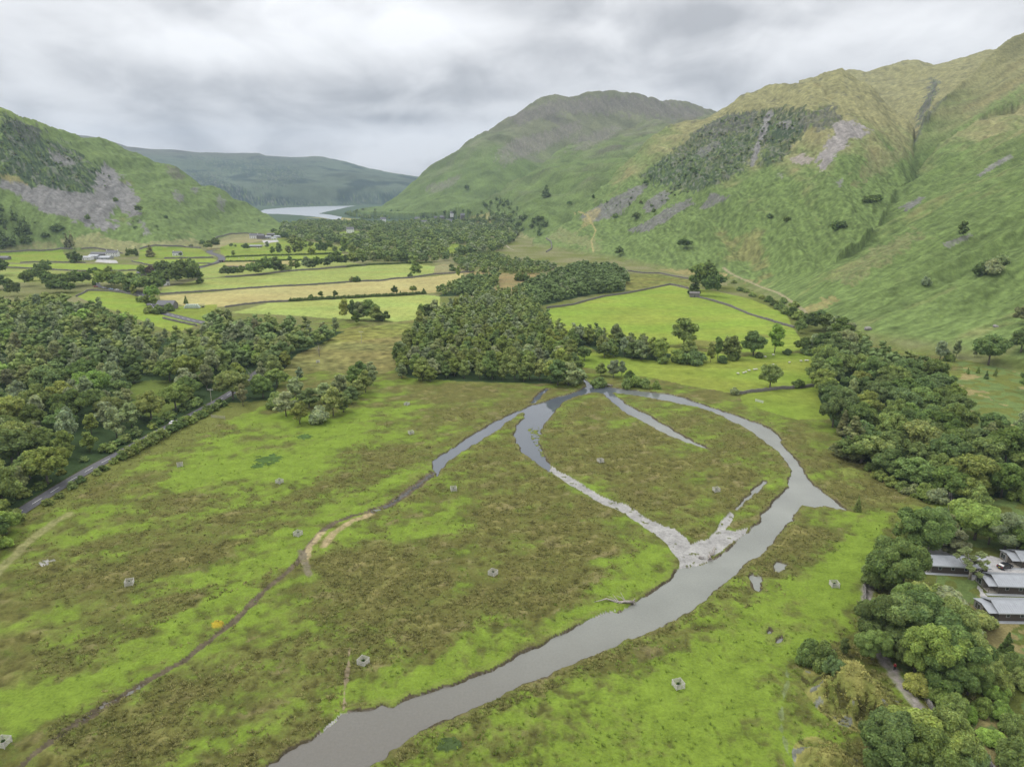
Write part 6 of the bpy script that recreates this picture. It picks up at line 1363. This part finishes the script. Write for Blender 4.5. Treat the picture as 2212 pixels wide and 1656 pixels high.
# boulders on the bracken slope and in the river
RK=[(2042,1290,.0,'')][:0]
def rock(u,v,s,label):
    p=find(u,v); vv,f=ICO2; rng=np.random.default_rng(int(u+v)); w=vv*np.array([1,.8,.6])*s*(1+.5*noise(vv[:,0]*1.3+u,vv[:,1]*1.3+vv[:,2],5)[:,None]); w[:,2]+=s*.2
    o=link('boulder',mesh_np('boulder',w,tris=f),None,M['rock']); o.location=(p[0],p[1],max(p[2],-.6)); tag(o,label,'boulder','boulders')
for u,v,s,l in [(2093,790-57,2.6,'large grey boulder low on the bracken slope above the dark wood'),(2246,2,0,'')][:1]: pass
rock(1874,712,2.6,'large grey boulder alone in the bracken low on the right slope'); rock(1830,700,1.3,'smaller boulder just left of the big one in the bracken'); rock(2151,706,1.8,'pale boulder in bracken near the right picture edge')
rock(1515,1206,.8,'boulder beside the driftwood on the gravel bar'); rock(1700,940,.7,'boulder on the inner bank of the east channel') if False else None
rock(2022,1545,.5,'small stone near the wall') if False else None
for i,(u,v,s,l) in enumerate([(2029,1516,1,'')][:0]): pass
for i,(u,v,s,l) in enumerate([(1376,1000,.0,'')][:0]): pass
for (u,v,s,l) in [(1988+0,1538,.45,'low pale stone nearest the dark bank at bottom'),][:0]: pass
for (u,v,s,l) in [(1999,1970,1,'')][:0]: pass
# ---------------------------------------------------------------- rush tussocks on the wet meadow, one mass
def tussocks():
    n=70000; rng=np.random.default_rng(77)
    r=np.exp(rng.uniform(np.log(100),np.log(330),n)); th=rng.uniform(-radians(38),radians(38),n)
    x=r*np.sin(th); y=r*np.cos(th)
    cl=.9*noise(x/34*.86+y/34*.5,(-x*.5+y*.86)/16,101)+.45*noise(x/5.2,y/4.2,103)+.8*noise(x/2.2,y/2.2,501)
    kn=np.zeros(n,bool)
    for (u_,v_,rx_,h_) in KNOLLS[:2]: kx_,ky_=unp([(u_,v_)])[0]; kn|=np.hypot(x-kx_,y-ky_)<rx_*1.2
    keep=((cl+rng.uniform(-.4,.4,n))<.05)|kn
    g=GRID; i=np.clip(np.searchsorted(g['r'],r)-1,0,len(g['r'])-2); j=np.clip(np.searchsorted(g['th'],th)-1,0,len(g['th'])-2)
    a=(r-g['r'][i])/(g['r'][i+1]-g['r'][i]); b=(th-g['th'][j])/(g['th'][j+1]-g['th'][j]); z=g['z']
    zz=(z[i,j]*(1-a)+z[i+1,j]*a)*(1-b)+(z[i,j+1]*(1-a)+z[i+1,j+1]*a)*b
    dw=np.minimum(np.minimum(sdf(RIVER,x,y),sdf(WEST,x,y)),sdf(GRAVEL,x,y)); dr=linedist(unp(ROADS[0][0]),x,y)
    U,V=proj(x,y,zz)
    keep&=(dw>.8)&(zz>-.35)&(dr>4.5)&(zz<9)
    for p in list(WOODS.values()): keep&=~inside(p,U,V)
    for p,_c in FIELDS: keep&=~inside(p,U,V)
    for P_,w_,_c in PATHS: keep&=linedist(unp(P_),x,y)>w_*.6 if P_[0][1]>900 else True
    for yd in [YARD]+YARD2[2:]: keep&=sdf(yd,x,y)>0
    keep&=~inside([(1960,1100),(2300,1000),(2400,1400),(2050,1400)],U,V)
    bright=np.zeros(n,bool)
    for p,w_ in GREENS: bright|=inside(p,U,V)
    keep&=(~bright)|(rng.random(n)<.10)
    x,y,zz,bright,cl=x[keep],y[keep],zz[keep],bright[keep],cl[keep]; m=len(x)
    # five leaning blades to a tussock, each a thin kite
    k=8; X=np.repeat(x,k); Y=np.repeat(y,k); Z=np.repeat(zz,k)-.08; N=m*k
    a=rng.uniform(0,2*pi,N); h=np.repeat(rng.uniform(.25,.62,m),k)*rng.uniform(.7,1.1,N); l=rng.uniform(.1,.42,N); wd=rng.uniform(.05,.11,N)
    ca,sa=np.cos(a),np.sin(a)
    p0=np.stack([X-sa*wd*.6,Y+ca*wd*.6,Z],1); p1=np.stack([X+sa*wd*.6,Y-ca*wd*.6,Z],1)
    p2=np.stack([X+ca*l+sa*wd,Y+sa*l-ca*wd,Z+h*.75],1); p3=np.stack([X+ca*l*1.5-sa*wd*.3,Y+sa*l*1.5+ca*wd*.3,Z+h],1)
    co=np.stack([p0,p1,p2,p3],1).reshape(-1,3); q=np.arange(N*4).reshape(N,4)
    t=np.repeat(np.clip(.5+.5*noise(x/9,y/7,505)+rng.normal(0,.25,m),0,1),k)[:,None]; gsel=np.repeat(bright,k)[:,None]
    c=C(.165,.180,.058)*(1-t)+C(.31,.285,.115)*t; c=np.where(gsel,C(.17,.235,.045)*(.8+.5*t),c); kk=np.repeat(zz>1.2,k)[:,None]; c=np.where(kk,C(.36,.34,.12)*(.7+.6*t),c); c=c*rng.uniform(.75,1.3,(N,1))
    me=mesh_np('rush_tussocks',co,quads=q); setcol(me,np.repeat(c,4,axis=0)); me.materials.append(M['leafmass']); o=link('rush_grass',me); o['kind']='stuff'; print('tussocks',m)
tussocks()
# ---------------------------------------------------------------- light, sky, air, camera
SUN_EL,SUN_AZ=radians(52),radians(-60)   # azimuth from +Y towards +X
sun=bpy.data.lights.new('sun','SUN'); sun.energy=1.5; sun.angle=radians(22); sun.color=(1,.965,.91)
so=bpy.data.objects.new('sun',sun); COL.objects.link(so)
from mathutils import Vector
dv=Vector((sin(SUN_AZ)*cos(SUN_EL),cos(SUN_AZ)*cos(SUN_EL),sin(SUN_EL))); so.rotation_euler=dv.to_track_quat('Z','Y').to_euler(); so.location=(0,0,600)
w=bpy.data.worlds.new('World'); scene.world=w; w.use_nodes=True; nt=w.node_tree; nt.nodes.clear()
out=N_(nt,'ShaderNodeOutputWorld'); 
sky=N_(nt,'ShaderNodeTexSky'); sky.sky_type='NISHITA'; sky.sun_disc=False; sky.sun_elevation=SUN_EL; sky.sun_rotation=SUN_AZ
bg1=N_(nt,'ShaderNodeBackground'); bg1.inputs[1].default_value=.05; nt.links.new(sky.outputs[0],bg1.inputs[0])
tc=N_(nt,'ShaderNodeTexCoord'); sep=N_(nt,'ShaderNodeSeparateXYZ'); nt.links.new(tc.outputs['Generated'],sep.inputs[0])
def mth(op,a,b=None,c=None):
    n=N_(nt,'ShaderNodeMath',operation=op)
    for i,q in enumerate((a,b,c)):
        if q is None: continue
        if hasattr(q,'links'): nt.links.new(q,n.inputs[i])
        else: n.inputs[i].default_value=q
    return n.outputs[0]
BANKS=[(-0.297, 0.125, 0.215, 0.033, -0.14), (-0.155, 0.087, 0.215, 0.01, -0.22), (-0.064, 0.114, 0.13, 0.016, -0.1), (0.424, 0.109, 0.169, 0.029, -0.16), (0.086, 0.169, 0.13, 0.039, -0.12), (0.229, 0.208, 0.293, 0.026, -0.14), (-0.235, 0.208, 0.078, 0.013, -0.0), (-0.529, 0.142, 0.078, 0.078, 0.1), (-0.373, 0.163, 0.143, 0.02, 0.14), (-0.057, 0.197, 0.13, 0.02, 0.2), (-0.139, 0.044, 0.078, 0.016, 0.2), (0.44, 0.179, 0.143, 0.046, 0.14), (-0.175, 0.061, 0.13, 0.009, 0.12), (-0.505, 0.085, 0.078, 0.02, -0.02), (-0.536, 0.188, 0.13, 0.02, -0.1), (-0.29, 0.21, 0.13, 0.009, -0.02), (0.103, 0.196, 0.039, 0.026, 0.08)]
zc=mth('MAXIMUM',sep.outputs[2],0.0)
hyp=mth('SQRT',mth('ADD',mth('MULTIPLY',sep.outputs[0],sep.outputs[0]),mth('MULTIPLY',sep.outputs[1],sep.outputs[1])))
az=mth('ARCTAN2',sep.outputs[0],sep.outputs[1]); el=mth('DIVIDE',sep.outputs[2],mth('MAXIMUM',hyp,.001))
den=mth('ADD',zc,.30)
cx=mth('DIVIDE',sep.outputs[0],den); cy=mth('DIVIDE',sep.outputs[1],den); cmb=N_(nt,'ShaderNodeCombineXYZ'); nt.links.new(cx,cmb.inputs[0]); nt.links.new(cy,cmb.inputs[1])
def cloud(scale,loc,rot,detail,rough,dist,stretch=(1,1,1)):
    mp=N_(nt,'ShaderNodeMapping'); mp.inputs['Scale'].default_value=stretch; mp.inputs['Rotation'].default_value=(0,0,radians(rot)); mp.inputs['Location'].default_value=loc; nt.links.new(cmb.outputs[0],mp.inputs[0])
    n=N_(nt,'ShaderNodeTexNoise'); n.inputs['Scale'].default_value=scale; n.inputs['Detail'].default_value=detail; n.inputs['Roughness'].default_value=rough; n.inputs['Distortion'].default_value=dist; nt.links.new(mp.outputs[0],n.inputs['Vector']); return n.outputs[0]
big=cloud(.8,(2.1,.4,0),0,3,.4,.2,(1,1.3,1)); small=cloud(3.0,(5.2,1.7,0),10,6,.5,.3,(1.25,.95,1))
# cloud banks: darker rolls where the photographed sky has them, by compass bearing and height
def blob(a0,e0,sa,se,amp):
    q=mth('ADD',mth('POWER',mth('ABSOLUTE',mth('DIVIDE',mth('SUBTRACT',az,a0),sa)),2.0),mth('POWER',mth('ABSOLUTE',mth('DIVIDE',mth('SUBTRACT',el,e0),se)),2.0))
    return mth('MULTIPLY',mth('EXPONENT',mth('MULTIPLY',q,-1.0)),amp)
s_n=mth('ADD',mth('MULTIPLY',mth('SUBTRACT',big,.5),.75),mth('MULTIPLY',mth('SUBTRACT',small,.5),1.05))
for q in BANKS: s_n=mth('ADD',s_n,blob(*q[:4],q[4]*1.35))
s_n=mth('ADD',s_n,.5)
cr=N_(nt,'ShaderNodeValToRGB'); e=cr.color_ramp.elements; e[0].position=.20; e[0].color=(.43,.437,.45,1); e[1].position=.78; e[1].color=(.93,.935,.94,1); m_=cr.color_ramp.elements.new(.5); m_.color=(.74,.744,.752,1)
nt.links.new(s_n,cr.inputs[0])
# an overcast sky brightens from the horizon to the zenith
lum=mth('ADD',mth('MULTIPLY',zc,1.7),.90)
bg2=N_(nt,'ShaderNodeBackground'); nt.links.new(cr.outputs[0],bg2.inputs[0]); nt.links.new(lum,bg2.inputs[1])
ad=N_(nt,'ShaderNodeMixShader'); ad.inputs[0].default_value=.9; nt.links.new(bg1.outputs[0],ad.inputs[1]); nt.links.new(bg2.outputs[0],ad.inputs[2]); nt.links.new(ad.outputs[0],out.inputs[0])
# haze
me=MB().box(-8420,8420,-60,9260,-8,ZTOP).mesh('haze'); hz_o=link('haze',me); hm=bpy.data.materials.new('valley haze'); hm.use_nodes=True; hn=hm.node_tree; hn.nodes.clear(); ho=N_(hn,'ShaderNodeOutputMaterial'); pv=N_(hn,'ShaderNodeVolumePrincipled'); pv.inputs['Color'].default_value=(.62,.78,1.0,1); pv.inputs['Density'].default_value=HAZE; pv.inputs['Anisotropy'].default_value=0.0
hn.links.new(pv.outputs[0],ho.inputs['Volume']); me.materials.append(hm); hz_o['kind']='stuff'; hz_o.display_type='WIRE'
cam=bpy.data.cameras.new('camera'); co=bpy.data.objects.new('camera',cam); COL.objects.link(co); co.location=(0,0,CAMH); co.rotation_euler=(radians(90)-PITCH,0,0)
cam.sensor_width=36; cam.lens=36*F/2212; cam.clip_start=1; cam.clip_end=30000; scene.camera=co
scene.view_settings.view_transform='Standard'; scene.view_settings.look='None'; scene.view_settings.gamma=1; scene.view_settings.exposure=.06
cy=scene.cycles; cy.max_bounces=5; cy.diffuse_bounces=3; cy.glossy_bounces=2; cy.transmission_bounces=2; cy.transparent_max_bounces=8; cy.volume_bounces=0; cy.use_denoising=DENOISE; cy.denoising_prefilter='ACCURATE'
cy.use_adaptive_sampling=True; cy.adaptive_threshold=.02
